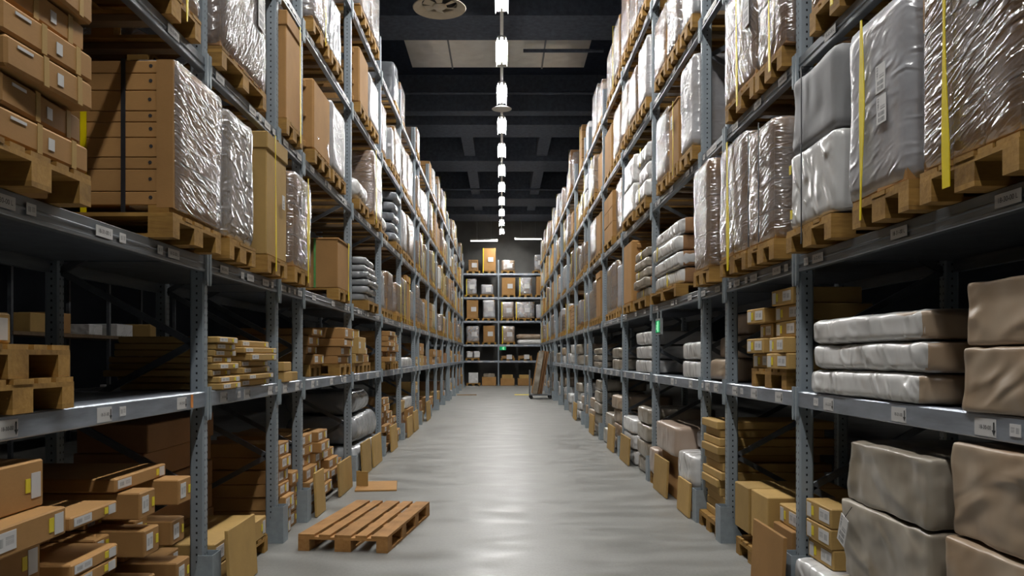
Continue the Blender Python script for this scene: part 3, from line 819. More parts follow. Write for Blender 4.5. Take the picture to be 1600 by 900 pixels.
put('bags', s, 2, 12.0, 13.0, 3.19, layers=6, depth=1.1)
put('panels', s, 2, 13.80, 14.55, 3.22, count=4, label='upright grey-wrapped panels', far=False)
put('wrapped', s, 2, 14.7, 15.4, 3.24, ny=1, nz=3, nx=1, far=False)
put('wrapped', s, 2, 15.5, 16.3, 3.1, strapc='yellow', ny=2, nz=3, far=False)
put('wrapped', s, 2, 16.55, 17.4, 3.30, strapc='yellow', far=True)
put('bigbox', s, 2, 17.5, 18.2, 3.45, strapc='yellow', far=True)
put('wrapped', s, 2, 18.3, 19.0, 3.2, film='film_haze', far=True)
# third shelf
put('wrapped', s, 3, 4.52, 5.32, 4.75, strapc='yellow', nz=3, sy=.1)
put('wrapped', s, 3, 5.72, 6.80, 4.85, film='film_diag', ny=1, nz=2, nx=1, label='very wide brown carton in crinkled film', mats='cardboard_brown', labels=((.35, .62, .16, .3),))
put('bigbox', s, 3, 7.46, 7.98, 4.89, strapc='yellow', sw=.05, sy=.17, label='tall narrow lidded brown carton', mats='cardboard', pw=.6, py=7.74)
put('flaps', s, 3, 8.56, 9.36, 4.65, tabs=3, film='film_haze')
put('tall', s, 3, 9.45, 10.30, 4.72)
put('roll', s, 3, 11.2, 12.1, 4.22)
put('wrapped', s, 3, 12.5, 13.40, 4.88, strapc='yellow', ny=1, nz=6, nx=1, sy=-.35, label='six-high carton stack in film')
put('roll', s, 3, 13.95, 14.8, 4.2)
put('bags', s, 3, 15.4, 16.3, 4.88, layers=5, mats='bag_slate')
put('tall', s, 3, 16.7, 17.5, 4.75, far=True, label='round-shouldered white bagged carton')
put('wrapped', s, 3, 17.7, 18.9, 4.8, far=True)
# fourth shelf
put('wrapped', s, 4, 8.5, 9.3, 6.0, film='film_haze', ny=2, nz=3, strapc='yellow')
put('cover', s, 4, 9.4, 10.1, 6.0, split=0, cm='bag_grey')
put('flaps', s, 4, 11.32, 12.05, 6.05, tabs=4)
put('tall', s, 4, 12.15, 13.1, 6.0)
put('wrapped', s, 4, 13.8, 14.5, 6.1, ny=2, nz=3, far=False)
put('panels', s, 4, 14.6, 15.3, 6.05, count=2, mats='bag_grey')
put('wrapped', s, 4, 15.4, 16.3, 6.1, far=True); put('wrapped', s, 4, 16.6, 17.6, 6.1, far=True); put('wrapped', s, 4, 17.8, 18.9, 6.2, far=True)
# top shelf
put('wrapped', s, 5, 11.35, 12.2, 7.7, film='film_haze', ny=1, nz=3); put('wrapped', s, 5, 12.3, 13.1, 7.8, film='film_haze', ny=1, nz=3)
put('cover', s, 5, 15.6, 16.3, 7.42, split=0, cm='bag_slate', label='large block under a grey cover')
put('wrapped', s, 5, 16.6, 17.4, 7.35, far=True)

# ---- rack with the exit sign (s = 1), second shelf
s = 1
put('wrapped', s, 2, 2.98, 3.69, 3.58, film='film_clear', strapc='yellow', sw=.06, sy=.10, ny=3, nz=5, nx=2, label='film-wrapped cartons bearing a barcode sheet', mats='cardboard', labels=((-.13, .72, .13, .28),), py=3.34)
put('wrapped', s, 2, 3.84, 4.45, 3.43, film='film_milky', strapc='yellow', sw=.06, sy=.1, ny=2, nz=4, nx=1, label='hazy film-wrapped stack with paired labels', labels=((-.10, .56, .10, .14), (-.11, .40, .10, .14)), py=4.10)
t = put('cover', s, 2, 4.66, 5.40, 3.52, split=.5, depth=1.0, label='grey fabric block on a white film pack, black strapped', py=5.06)
strap(t, 1.02, 1.0, .10, .016, 'strap_black', -.12, False, s)
for yy, zz_ in ((.33, .40), (.31, .10)): stick(t, s, -.508, yy, zz_, .035, .06, 'label_yellow')
t = put('wrapped', s, 2, 5.70, 6.27, 3.38, ny=1, nz=4, nx=2, label='film-wrapped cartons with two black straps', film='film_clear', py=5.98, pw=.6)
for yy in (-.05, .2): strap(t, 1.10, .875, yy, .016, 'strap_black', .002, False)
put('wrapped', s, 2, 6.34, 7.08, 3.46, strapc='yellow', sw=.08, ny=2, nz=3, sy=.05)
put('wrapped', s, 2, 7.46, 8.05, 3.52, ny=1, nz=3, nx=1)
put('packs', s, 2, 9.20, 10.80, 3.29, layers=4, strapc='yellow')
put('packs', s, 2, 11.1, 12.2, 3.22, layers=5, mats='bag_kraft_milky', strapc='yellow')
put('flaps', s, 2, 12.4, 13.2, 3.48, tabs=3)
put('tall', s, 2, 13.85, 14.3, 3.3); put('wrapped', s, 2, 14.5, 15.2, 3.42, ny=1, nz=4, nx=1, far=False)
put('tall', s, 2, 15.3, 16.2, 3.45, film='film_clear'); put('bigbox', s, 2, 16.6, 17.3, 3.45, far=True); put('wrapped', s, 2, 17.4, 18.2, 3.35, far=True); put('wrapped', s, 2, 18.3, 19.0, 3.2, far=True)
# third shelf
put('wrapped', s, 3, 4.42, 5.20, 4.8, strapc='yellow', ny=2, nz=3)
put('wrapped', s, 3, 5.68, 6.25, 4.80, strapc='yellow', sw=.04, ny=1, nz=2, nx=2, mats='cardboard_brown', py=6.02)
put('wrapped', s, 3, 6.32, 7.20, 4.80, film='film_diag', strapc='yellow', sw=.05, ny=1, nz=3, nx=1, label='film-wrapped carton with a large white label', labels=((-.25, .6, .16, .3),))
put('tall', s, 3, 8.40, 9.02, 4.87, label='tall pale carton in milky film', labels=((.1, .55, .12, .2),), pw=.6)
put('bigbox', s, 3, 9.10, 9.60, 4.62, strapc='yellow', sw=.03, lid=.02, label='narrow brown carton with rounded top', labels=((0, .5, .1, .15),), pw=.5)
put('wrapped', s, 3, 9.68, 10.36, 4.7, ny=1, nz=3, nx=1)
put('packs', s, 3, 11.1, 12.0, 4.7, layers=3, strapc='yellow', band=.2)
put('cover', s, 3, 12.2, 13.3, 4.78, split=.5, cm='bag_white', label='crumpled white plastic bundle')
put('wrapped', s, 3, 13.9, 14.7, 4.8, ny=2, nz=3, far=False); put('cartons', s, 3, 14.8, 16.0, 4.75, ny=2, nz=3, far=False)
put('flaps', s, 3, 16.7, 17.5, 4.7, tabs=3); put('wrapped', s, 3, 17.6, 18.9, 4.75, far=True)
# fourth shelf
put('cover', s, 4, 8.40, 9.0, 6.0, split=0, cm='bag_grey', label='block in silvery plastic'); put('wrapped', s, 4, 9.1, 9.7, 5.95, film='film_haze', pw=.6); put('wrapped', s, 4, 9.8, 10.5, 6.0, ny=1, nz=3)
put('tall', s, 4, 11.1, 11.8, 6.15); put('wrapped', s, 4, 11.9, 12.6, 6.0, film='film_diag', ny=1, nz=4); put('wrapped', s, 4, 12.7, 13.4, 6.05, ny=1, nz=4)
put('wrapped', s, 4, 13.9, 14.8, 6.1, far=True); put('flaps', s, 4, 15.2, 16.2, 6.1, tabs=3); put('flaps', s, 4, 16.7, 17.5, 6.0, tabs=3); put('wrapped', s, 4, 17.6, 18.8, 6.1, strapc='yellow', far=True)
# top shelf
for a, b, tp in ((11.1, 11.8, 7.5), (11.9, 12.5, 7.6), (12.7, 13.4, 7.7), (13.9, 14.7, 7.6), (14.9, 15.7, 7.5), (16.6, 17.4, 7.4), (17.6, 18.6, 7.65)):
    put('wrapped', s, 5, a, b, tp, film=rnd.choice(('film_haze', 'film_clear')), strapc='yellow' if a == 13.9 else None, ny=1, nz=3, far=a > 13)

# ---- the rest of both racks, bay after bay
for s in (-1, 1):
    for lev in (2, 3, 4, 5):
        for i in range(7, len(FR) - 1):
            a, b = FR[i] + .1, FR[i + 1] - .1; L = b - a; k = 3 if L > 1.5 else 1
            for q in range(k):
                occ = {2: .93, 3: .9, 4: .86, 5: .62 if s < 0 else .72}[lev]
                if s < 0 and lev == 5 and i == 8: occ = 0
                if rnd.random() > occ: continue
                sl = L / k; w = min(.80, sl - .06) * rnd.uniform(.74, .98); c = a + (q + .5) * sl
                kind = rnd.choices(('wrapped', 'cartons', 'bigbox', 'tall', 'flaps', 'cover'), (52, 12, 12, 12, 6, 6))[0]
                if lev == 5 and kind in ('bigbox', 'flaps'): kind = 'wrapped'
                tp = LEV[lev] + PH + (rnd.uniform(.50, .98) if lev < 5 else rnd.uniform(.5, 1.15))
                kw = {}
                if kind == 'wrapped': kw = dict(film=rnd.choice(('film_clear', 'film_clear', 'film_haze', 'film_diag')), bm=rnd.choice(('cardboard_stack', 'cardboard_stack_fine', 'cardboard_brown')))
                if kind == 'cartons': kw = dict(bm=rnd.choice(('cardboard_stack', 'cardboard_stack_fine')))
                if kind == 'cover': kw = dict(split=rnd.choice((0, .5)), cm=rnd.choice(('bag_white', 'bag_grey')))
                put(kind, s, lev, c - w / 2, c + w / 2, tp, far=True, strapc='yellow' if rnd.random() < .4 else None, sw=.06, **kw)
# ------------------------------------------------------------------ lowest shelf and floor level
def W_(s, lev): return f'stack {ordn(nxt(s, lev + 10))} along, {SHELF[lev]}, {SIDE[s]}'
Z1 = LEV[1] + .0015
# -- loose-pallet side, lowest shelf
s = -1
pallet((s * 2.60, 3.37, Z1), .8, 1.2, True, f'lower of two empty stacked pallets on the lowest shelf, {SIDE[s]}', 'empty pallets on the lowest shelf')
pallet((s * 2.61, 3.355, Z1 + PH), .8, 1.2, True, f'upper of two empty stacked pallets under a small carton, {SIDE[s]}', 'empty pallets on the lowest shelf')
carton(s, 2.1, .5, 2.95, 3.45, Z1 + 2 * PH, .13, f'small pale carton lying on two stacked pallets, lowest shelf, {SIDE[s]}', 'cardboard_pale')
column(s, 1, Z1, 5.70, 6.22, [.048] * 8, 'thin flat carton', W_(s, 1), 2.02, .75, 'cardboard_pale', .06, .08, tilt=.04)
column(s, 1, Z1, 6.32, 7.18, [.055, .045, .055, .05, .06, .05, .055], 'thin flat carton', W_(s, 1), 2.02, .75, 'cardboard_pale', .05, .10, tilt=.04)
column(s, 1, Z1, 7.45, 7.80, [.10, .09], 'small square carton', W_(s, 1), 2.03, .35, 'cardboard_pale', .03, .05, False, .1)
column(s, 1, Z1, 7.85, 8.18, [.09], 'small square carton', W_(s, 1), 2.06, .35, 'cardboard_pale', .03, .05, False, .1)
def shelf_group(s, lev, a, b, hs, mat, desc, pal=True, xf=2.03, depth=.9, jx=.06, sticker=True, tilt=.02):
    z = 0 if lev == 0 else LEV[lev] + .0015
    wh = W_(s, lev)
    if pal:
        pallet((s * (xf + .6), (a + b) / 2, z + .001), round(max(.6, min(.8, b - a)), 2), 1.2, a < 11, f'wooden pallet under goods, {wh}', 'pallets at the bottom of the racks'); z += PH
    return column(s, lev, z, a, b, hs, desc, wh, xf, depth, mat, jx, .05, sticker, tilt)
shelf_group(s, 1, 9.45, 10.0, [.12, .10, .12, .09], 'cardboard', 'flat brown carton', xf=2.25)
shelf_group(s, 1, 10.1, 10.85, [.10, .12, .10, .14], 'cardboard', 'flat brown carton')
shelf_group(s, 1, 11.2, 11.95, [.13, .24, .12], 'cardboard_pale', 'pale carton', xf=2.05)
shelf_group(s, 1, 12.2, 12.9, [.12, .11], 'cardboard', 'flat brown carton', xf=2.1)
shelf_group(s, 1, 14.0, 14.8, [.09] * 6, 'cardboard', 'flat brown carton', jx=.10)
shelf_group(s, 1, 15.0, 15.8, [.18, .15, .18], 'cardboard', 'brown carton')
for i, (a, b) in enumerate(((16.7, 17.4), (17.6, 18.5))):
    soft(s, 2.05, .7, a, b, Z1, .22, f'small white plastic bundle, {("first", "second")[i]} of two on the lowest shelf, {SIDE[s]}', 'bag_white', .08)
# -- loose-pallet side, floor: long cartons poking out of the first bay
def pile(d0, d1, seq, desc, mat='cardboard', depth=1.0):
    z = .002; wh = W_(s, 0)
    for k, (h, x) in enumerate(seq):
        j = rnd.uniform(-.02, .02)
        carton(s, x + rnd.uniform(-.02, .02), depth, d0 + max(0, j), d1 + min(0, j), z, h - .003, f'{desc}, {ordn(k + 1)} up, {wh}', mat, True, rz=rnd.uniform(-.012, .012)); z += h
    return z
pile(3.02, 3.60, ((.24, 2.06), (.12, 1.95), (.22, 2.06), (.12, 1.95), (.20, 2.06), (.125, 1.95), (.21, 2.05)), 'broad brown carton with a long label')
pile(3.70, 4.17, ((.20, 2.3), (.20, 2.28), (.20, 2.3), (.065, 1.97), (.065, 1.99), (.155, 2.32), (.065, 1.97)), 'long flat carton')
pile(4.21, 4.39, ((.16, 2.3), (.14, 2.1), (.18, 2.35), (.15, 2.3), (.10, 2.14)), 'long narrow carton')
pile(4.42, 4.63, ((.30, 2.3), (.15, 1.98), (.13, 2.3), (.15, 1.96), (.06, 2.3), (.15, 1.98)), 'long slim carton')
pile(4.66, 4.83, ((.20, 2.25), (.20, 2.1), (.20, 2.3), (.14, 2.12), (.15, 2.3)), 'long slim carton')
pile(4.87, 5.08, ((.28, 2.3), (.16, 1.97), (.10, 2.3), (.15, 1.99), (.10, 2.3), (.155, 1.97)), 'long slim carton')
carton(s, 2.10, 1.0, 4.38, 5.04, .948, .075, f'long flat carton lying across the slim ones, floor level, {SIDE[s]}', 'cardboard')
pile(5.12, 5.46, ((.14, 2.2), (.13, 2.15), (.13, 2.2)), 'long slim carton')
# second bay: pallet with two labelled cartons, a tall brown block behind, a sheet in front
wh = W_(s, 0)
pallet((s * 2.64, 6.63, .001), .8, 1.2, True, f'wooden pallet holding two low labelled cartons on the floor, {SIDE[s]}', 'pallets at the bottom of the racks')
carton(s, 2.03, .5, 5.70, 6.18, .20, .16, f'low labelled carton behind the leaning sheet, floor level, {SIDE[s]}', 'cardboard_pale')
carton(s, 2.03, .5, 5.70, 6.18, .002, .19, f'plain carton under a low labelled one, floor level, {SIDE[s]}', 'cardboard_pale', False)
carton(s, 2.04, .5, 6.24, 6.98, PH + .002, .17, f'low labelled carton on a floor pallet, {SIDE[s]}', 'cardboard_pale')
column(s, 0, PH + .002, 5.85, 7.2, [.21] * 5, 'broad dark brown carton', W_(s, 0), 2.58, .55, 'cardboard_brown', .015, .03, False)
column(s, 0, .002, 7.47, 7.84, [.13, .12, .13, .12, .13, .12, .13], 'flat labelled carton', W_(s, 0), 2.04, .9, 'cardboard', .05, .04)
column(s, 0, .002, 7.90, 8.18, [.15, .13, .14, .13], 'flat labelled carton', W_(s, 0), 2.10, .9, 'cardboard', .06, .04)
for a, b, hs in ((8.42, 9.0, [.13, .12, .12, .13, .12, .11, .12]), (9.05, 9.6, [.12] * 7), (9.7, 10.3, [.10, .12, .10, .12, .11]), (10.35, 10.9, [.12, .1, .12])):
    column(s, 0, .002, a, b, hs, 'flat labelled carton', W_(s, 0), 2.08, .95, 'cardboard', .08, .06, True, .02)
for k, (a, b, h, x, z) in enumerate(((11.15, 13.55, .42, 2.0, 0.002), (11.3, 13.4, .42, 2.06, .425), (11.5, 12.9, .34, 2.12, .85))):
    soft(s, x, 1.0, a, b, z, h, f'huge slate grey plastic sack, {("lowest", "middle", "topmost")[k]} of three on the floor', 'bag_grey', .16, .035, 10, 'sack', 'plastic_sack', 'grey sacks on the floor')
for a, b, hs in ((13.95, 14.7, [.12] * 8), (14.85, 15.6, [.14, .12, .14, .12, .13]), (15.7, 16.2, [.13, .13, .13, .12])):
    column(s, 0, .002, a, b, hs, 'flat brown carton', W_(s, 0), 2.06, .95, 'cardboard', .07, .06, True, .02)
sheets = [(5.66, 6.28, .46), (8.44, 8.86, .46), (9.65, 10.45, .40), (11.25, 12.0, .47), (12.2, 13.05, .46), (14.2, 15.0, .45), (16.7, 17.6, .42), (17.9, 18.8, .45), (21.0, 22.0, .5)]
for i, (a, b, h) in enumerate(sheets): sheet(s, a, b, h, f'brown board standing on edge on the floor, {ordn(i + 1)} along, {SIDE[s]}', x=1.90 if i == 0 else 1.93)
# small loose bits on the floor
o = obj('cardboard_sheet', chamfer_box(.52, .72, .02, .003, 'cardboard', 'cardboard_sheet'), None, (-1.62, 10.45, .001), .12); tag(o, 'flat cardboard sheet lying on the floor beyond the loose pallet', 'cardboard sheet')
o = obj('small_board', chamfer_box(.02, .16, .19, .003, 'cardboard_pale', 'small_board'), None, (-1.80, 10.40, .022), 1.3); tag(o, 'small pale board upright at the edge of the flat cardboard sheet', 'board')

# -- exit-sign side, lowest shelf
s = 1
for k in range(2):
    soft(s, 2.03 + .02 * k, .95, 2.95, 3.56, Z1 + k * .285, .28, f'brown carton in loose film, {("lower", "upper")[k]} of two beside the white packs, lowest shelf', 'bag_kraft', .02, .014, 20, freq=4.2)
for k in range(3):
    t = thing('film_pack', f'long white film pack with brown end, {("lowest", "middle", "topmost")[k]} of three, lowest shelf', 'pack', (s * 2.50, 4.58, Z1 + k * .158), 0, 'long white packs')
    jy = (.02, -.02, .0)[k]
    obj('sleeve', soft_box(.95, 1.42, .157, .045, 14, .014, 'bag_white', 40 + k, 'sleeve', freq=3.5), t, (0, jy, 0))
    obj('carton_end', soft_box(.93, .36, .150, .03, 6, .004, 'bag_kraft', 50 + k, 'carton_end'), t, (0, jy - .545, .003))
wh = W_(s, 1)
pallet((s * 2.64, 6.18, Z1), .8, 1.2, True, f'wooden pallet under two columns of labelled cartons, lowest shelf, {SIDE[s]}', 'pallets at the bottom of the racks')
column(s, 1, Z1 + PH, 5.68, 6.14, [.118] * 5, 'labelled carton in the taller column', wh, 2.06, .55, 'cardboard_pale', .06, .03, True, .10)
column(s, 1, Z1 + PH, 6.20, 6.60, [.118] * 4, 'labelled carton in the shorter column', wh, 2.05, .5, 'cardboard_pale', .06, .03, True, .10)
for k in range(3):
    soft(s, 2.10 + .1 * k, .8, 7.47, 8.16, Z1 + k * .22, .215, f'brown film-wrapped carton, {ordn(k + 1)} up between two close uprights, lowest shelf', 'bag_kraft', .05, .012)
for k in range(2):
    soft(s, 2.04, .9, 8.40, 9.1, Z1 + k * .2, .196, f'white film pack, {("lower", "upper")[k]} of two beside the close uprights, lowest shelf', 'bag_white', .05, .014)
for k in range(3):
    soft(s, 2.04, .9, 11.15, 12.3, Z1 + k * .2, .196, f'white film pack, {ordn(k + 1)} up beneath the exit sign', 'bag_white', .05, .014)
for k in range(2):
    soft(s, 2.04, .9, 14.0, 14.9, Z1 + k * .2, .196, f'creamy film pack with brown end, {("lower", "upper")[k]} of two beyond the exit sign', 'bag_kraft_milky', .05, .014)
for k in range(3):
    soft(s, 2.04, .9, 16.9, 17.9, Z1 + k * .14, .138, f'creamy film pack, {ordn(k + 1)} up in a low pile, lowest shelf', 'bag_kraft_milky', .05, .014)
# -- exit-sign side, floor: draped stacks in the first bay
for k, (h, m_) in enumerate(((.42, 'bag_kraft_milky'), (.44, 'bag_kraft_milky'), (.34, 'bag_kraft_milky'))):
    soft(s, 1.97 + .015 * k, .95, 3.74 + .01 * k, 4.71 - .01 * k, .002 + (0, .423, .866)[k], h, f'slumped film-draped brown carton, {("lowest", "middle", "topmost")[k]} of the stack with a hanging tag', m_, .022, .022, 22, 'pack', 'film_pack', 'draped cartons in the first bay', rot=(0, 0, .02 - .02 * k), freq=4.2)
for k, h in enumerate((.46, .42, .42)):
    soft(s, 1.97 + .03 * k, .95, 2.98, 3.64, .002 + (0, .463, .886)[k], h, f'broad film-draped brown carton, {("lowest", "middle", "topmost")[k]} of the stack at the frame edge', 'bag_kraft', .02, .018, 22, 'pack', 'film_pack', 'draped cartons in the first bay', freq=4.2)
t = thing('shipping_tag', 'white barcode tag hanging on slumped draped cartons, floor level', 'tag', (1.945, 4.60, .70))
obj('card', MB().box(-.002, .002, -.05, .05, -.085, .085).mesh('card', 'label_ship'), t); obj('string', MB().tube((.0, 0, .085), (.03, 0, .15), .002, 5).mesh('string', 'ink'), t)
t.rotation_euler = (.35, 0, 0)
soft(s, 1.98, .9, 4.80, 5.46, .002, .34, 'white film pack on the floor beside slumped draped cartons', 'bag_white', .05, .014)
column(s, 0, .345, 5.02, 5.48, [.13, .13, .13], 'labelled carton behind the first upright', W_(s, 0), 2.08, .5, 'cardboard_pale', .03, .03)
wh = W_(s, 0)
pallet((s * 2.62, 6.55, .001), .8, 1.2, True, f'wooden pallet under two open-topped cartons on the floor, {SIDE[s]}', 'pallets at the bottom of the racks')
carton(s, 2.04, .8, 6.18, 6.60, PH + .08, .38, f'plain square carton on a floor pallet, nearer the leaning sheet, {SIDE[s]}', 'cardboard_pale', False)
carton(s, 2.03, .8, 6.63, 7.02, PH + .08, .38, f'plain square carton on a floor pallet, nearer the foot guards, {SIDE[s]}', 'cardboard_pale', False)
o = obj('timber_bearer', MB().box(-.5, .5, -.42, .42, 0, .075).mesh('timber_bearer', 'pallet_wood'), None, (s * 2.66, 6.55, PH + .002)); tag(o, 'flat timber bearer between a floor pallet and two plain cartons', 'timber')
carton(s, 2.06, .45, 5.72, 6.12, .002, .44, f'plain carton behind the leaning sheet, floor level, {SIDE[s]}', 'cardboard', False)
carton(s, 2.10, .45, 5.70, 6.10, .444, .14, f'labelled carton behind the leaning sheet, floor level, {SIDE[s]}', 'cardboard_pale')
pallet((s * 2.60, 7.82, .001), .7, 1.2, True, f'wooden pallet under a pale flat carton stack, floor level, {SIDE[s]}', 'pallets at the bottom of the racks')
column(s, 0, PH, 7.47, 8.16, [.078] * 12, 'pale long flat carton', W_(s, 0), 2.03, 1.05, 'cardboard_pale', .05, .10, False, .01)
for k, (a, b, z, h, m_, x) in enumerate(((8.42, 9.2, .30, .34, 'bag_white', 2.0), (9.2, 10.4, .52, .36, 'bag_pink', 1.98), (9.9, 10.9, .10, .34, 'bag_pink', 2.0), (8.42, 9.14, .66, .2, 'bag_grey', 2.2))):
    if k < 2: carton(s, 2.06, .8, a + .05, b - .05, .002, z - .004, f'plain brown carton under the {("white", "pink")[k]} film pack on the floor, {SIDE[s]}', 'cardboard', False)
    if k == 2: continue
    soft(s, x, .95, a, b, z, h, f'{("white film pack on a brown carton", "pinkish film block jutting into the aisle", "", "grey film pack behind the white one")[k]}, floor level', m_, .05, .015)
pallet((s * 2.6, 10.62, .001), .5, 1.2, True, f'wooden pallet under pinkish packs near the exit sign, {SIDE[s]}', 'pallets at the bottom of the racks')
soft(s, 1.98, .9, 10.42, 10.86, PH, .34, 'pinkish film pack on a floor pallet near the exit sign', 'bag_pink', .05, .015)
for a, b, n, h, m_ in ((11.2, 12.2, 4, .24, 'bag_kraft_milky'), (12.4, 13.5, 3, .24, 'bag_white'), (13.95, 14.9, 4, .25, 'bag_kraft'), (15.0, 16.1, 2, .3, 'bag_kraft_milky'), (16.7, 17.8, 5, .24, 'bag_kraft_milky'), (18.0, 18.9, 3, .25, 'bag_kraft')):
    wh = W_(s, 0)
    for k in range(n): soft(s, 2.02 + rnd.uniform(0, .05), .95, a + rnd.uniform(0, .04), b - rnd.uniform(0, .04), .002 + k * h, h - .004, f'film-wrapped pack, {ordn(k + 1)} up, {wh}', m_, .05, .014, 7)
for i, (a, b, h) in enumerate(((5.44, 6.1, .46), (8.40, 8.95, .36), (9.55, 10.35, .44), (12.4, 13.3, .42), (14.1, 14.9, .45), (17.2, 18.0, .42), (21.2, 22.1, .45))):
    sheet(s, a, b, h, f'brown board standing on edge on the floor, {ordn(i + 1)} along, {SIDE[s]}', x=1.94 if i else 1.88, mat='cardboard' if i == 0 else 'cardboard_pale')
# -- both sides, farther bays: lowest shelf and floor
for s in (-1, 1):
    for i in range(7 if s > 0 else 6, len(FR) - 1):
        a, b = FR[i] + .1, FR[i + 1] - .1; L = b - a; k = 2 if L > 1.5 else 1
        for lev in (0, 1):
            if i < 7 and lev == 1: continue
            for q in range(k):
                if rnd.random() > .86: continue
                c0 = a + q * L / k + .06; c1 = a + (q + 1) * L / k - .06; w = (c1 - c0) * rnd.uniform(.7, 1); wh = W_(s, lev)
                base = .002 if lev == 0 else Z1; H = rnd.uniform(.5, 1.15) if lev == 0 else rnd.uniform(.25, .62)
                n = max(1, round(H / (.24 if i < 11 else .34)))
                for j in range(n):
                    if s < 0 and rnd.random() < .8: carton(s, 2.04 + rnd.uniform(0, .08), .9, c0, c0 + w, base + j * H / n, H / n - .003, f'brown carton, {ordn(j + 1)} up, {wh}', rnd.choice(('cardboard', 'cardboard_pale', 'cardboard_brown')), i < 10)
                    else: soft(s, 2.04 + rnd.uniform(0, .06), .9, c0, c0 + w, base + j * H / n, H / n - .003, f'pale film pack, {ordn(j + 1)} up, {wh}', rnd.choice(('bag_white', 'bag_kraft_milky', 'bag_kraft')), .05, .014, 5, seed=j)
# ------------------------------------------------------------------ loose pallet on the aisle floor
t = pallet((-1.27, 7.80, .001), .80, 1.68, True, 'long loose wooden pallet with five boards lying in the aisle', None, 4, 'pallet_orange', math.pi / 2 - .10)
t.rotation_euler = (0, 0, math.pi / 2 - .126)

# ------------------------------------------------------------------ exit signs
def running_man(parent, sc, frm):
    """pictogram: figure running through a doorway, raised on the sign face; frm maps (u, v) to local coordinates"""
    def flat(name, pts, mat, d):
        mb = MB(); a = [frm(u * sc, v * sc, .0) for u, v in pts]; b = [frm(u * sc, v * sc, d) for u, v in pts]; n = len(pts)
        mb.v = a + b; mb.f = [tuple(range(n))[::-1], tuple(range(n, 2 * n))] + [(i, (i + 1) % n, n + (i + 1) % n, n + i) for i in range(n)]
        return obj(name, mb.mesh(name, mat), parent)
    flat('pictogram_door', [(.1, -.42), (.42, -.42), (.42, .42), (.1, .42)], 'sign_white', .004)
    hd = [(-.05 + .09 * math.cos(a * math.pi / 4), .3 + .09 * math.sin(a * math.pi / 4)) for a in range(8)]
    flat('pictogram_head', hd, 'sign_white', .006)
    flat('pictogram_body', [(-.12, .18), (.04, .2), (.12, .06), (.2, .04), (.18, -.02), (.06, .0), (.02, .08), (-.02, -.08), (.08, -.2), (.06, -.4), (-.02, -.4), (-.02, -.22), (-.14, -.12), (-.3, -.24), (-.34, -.18), (-.18, -.02), (-.14, .1), (-.24, .02), (-.28, .08)], 'sign_white', .008)
t = thing('exit_sign', 'green lit exit sign with a running figure under the second shelf', 'exit sign', (1.99, 10.28, 2.07), 0, 'exit signs')
obj('sign_case', MB().box(0, .035, -.15, .15, -.10, .10).mesh('sign_case', 'sign_grey'), t)
obj('sign_face', MB().box(-.004, .0, -.12, .12, -.075, .075).mesh('sign_face', 'sign_green'), t)
running_man(t, .16, lambda u, v, d: (-.004 - d, -u, v))
for yy in (-.11, .11): obj('bracket', MB().box(.01, .025, yy - .01, yy + .01, .10, .20).mesh('bracket', 'sign_grey'), t)
t = thing('exit_sign', 'green lit exit sign on the end rack', 'exit sign', (.06, END_Y - .09, 2.16), 0, 'exit signs')
obj('sign_case', MB().box(-.19, .19, 0, .035, -.11, .11).mesh('sign_case', 'sign_grey'), t)
obj('sign_face', MB().box(-.18, .18, -.004, 0, -.1, .1).mesh('sign_face', 'sign_green'), t)
running_man(t, .2, lambda u, v, d: (u, -.004 - d, v))
obj('bracket', MB().box(-.02, .02, .01, .02, .11, .16).mesh('bracket', 'sign_grey'), t)

# ------------------------------------------------------------------ end rack across the aisle
R = thing('pallet_rack', 'grey steel pallet rack standing across the far end of the aisle', 'pallet rack')
EX = [-4.2, -2.26, -.19, 2.95, 5.3]
for x in EX:
    for yy in (END_Y + .05, END_Y + 1.05):
        u = obj('upright', upright_mesh(TOP + .15), R, (x, yy, 0), math.pi / 2)
    z = .6
    while z < 6.6:
        mb = MB(); mb.tube((x, END_Y + .09, z), (x, END_Y + 1.0, z + .6), .02, 4); obj('brace', mb.mesh('brace', 'brace_steel'), R); z += 1.2
for i in range(len(EX) - 1):
    a, b = EX[i] + .04, EX[i + 1] - .04
    for lev, z in LEV.items():
        for yy in (END_Y - .01, END_Y + 1.05):
            bm_ = obj('beam', MB().box(a, b, 0, .05, -BEAM_H, 0).mesh('beam', 'beam_zinc'), R, (0, yy, z))
            if yy < END_Y:
                for k in range(3):
                    xx = a + (k + .5) * (b - a) / 3
                    obj('label', cached('elabel', lambda: MB().box(-.12, .12, -.002, 0, -.03, .03).mesh('label', 'label_plain')), bm_, (xx, -.001, -BEAM_H / 2))
        obj('deck_panel', MB().box(a, b, .06, 1.0, -.03, -.004).mesh('deck_panel', 'deck_steel'), R, (0, END_Y, z))
def X(px): return (px - VX) / F_PX * END_Y
def ZZ(py): return EYE - (py - VY) / F_PX * END_Y
ends = {5: [(732, 747, 406, 'cartons', 0), (754, 774.5, 388, 'bigbox', 1), (784, 804, 407, 'wrapped', 0), (836, 850, 398, 'wrapped', 0)],
        4: [(728, 744, 436, 'wrapped', 1), (752, 770, 445, 'wrapped', 0), (784, 805, 434, 'bigbox', 0), (811, 831, 434, 'wrapped', 1), (838, 856, 432, 'bigbox', 0)],
        3: [(729, 747, 469, 'bigbox', 0), (755, 773, 469, 'wrapped', 0), (783, 803, 472, 'wrapped', 1), (805, 835, 472, 'wrapped', 1), (838, 856, 476, 'wrapped', 0)],
        2: [(729, 748, 510, 'wrapped', 0), (755, 773, 509, 'bigbox', 0), (784, 804, 510, 'wrapped', 1)],
        1: [(729, 738, 549, 'wrapped', 0), (740, 749, 549, 'wrapped', 0), (784, 803, 557, 'cartons', 0), (810, 831, 557, 'cartons', 0)]}
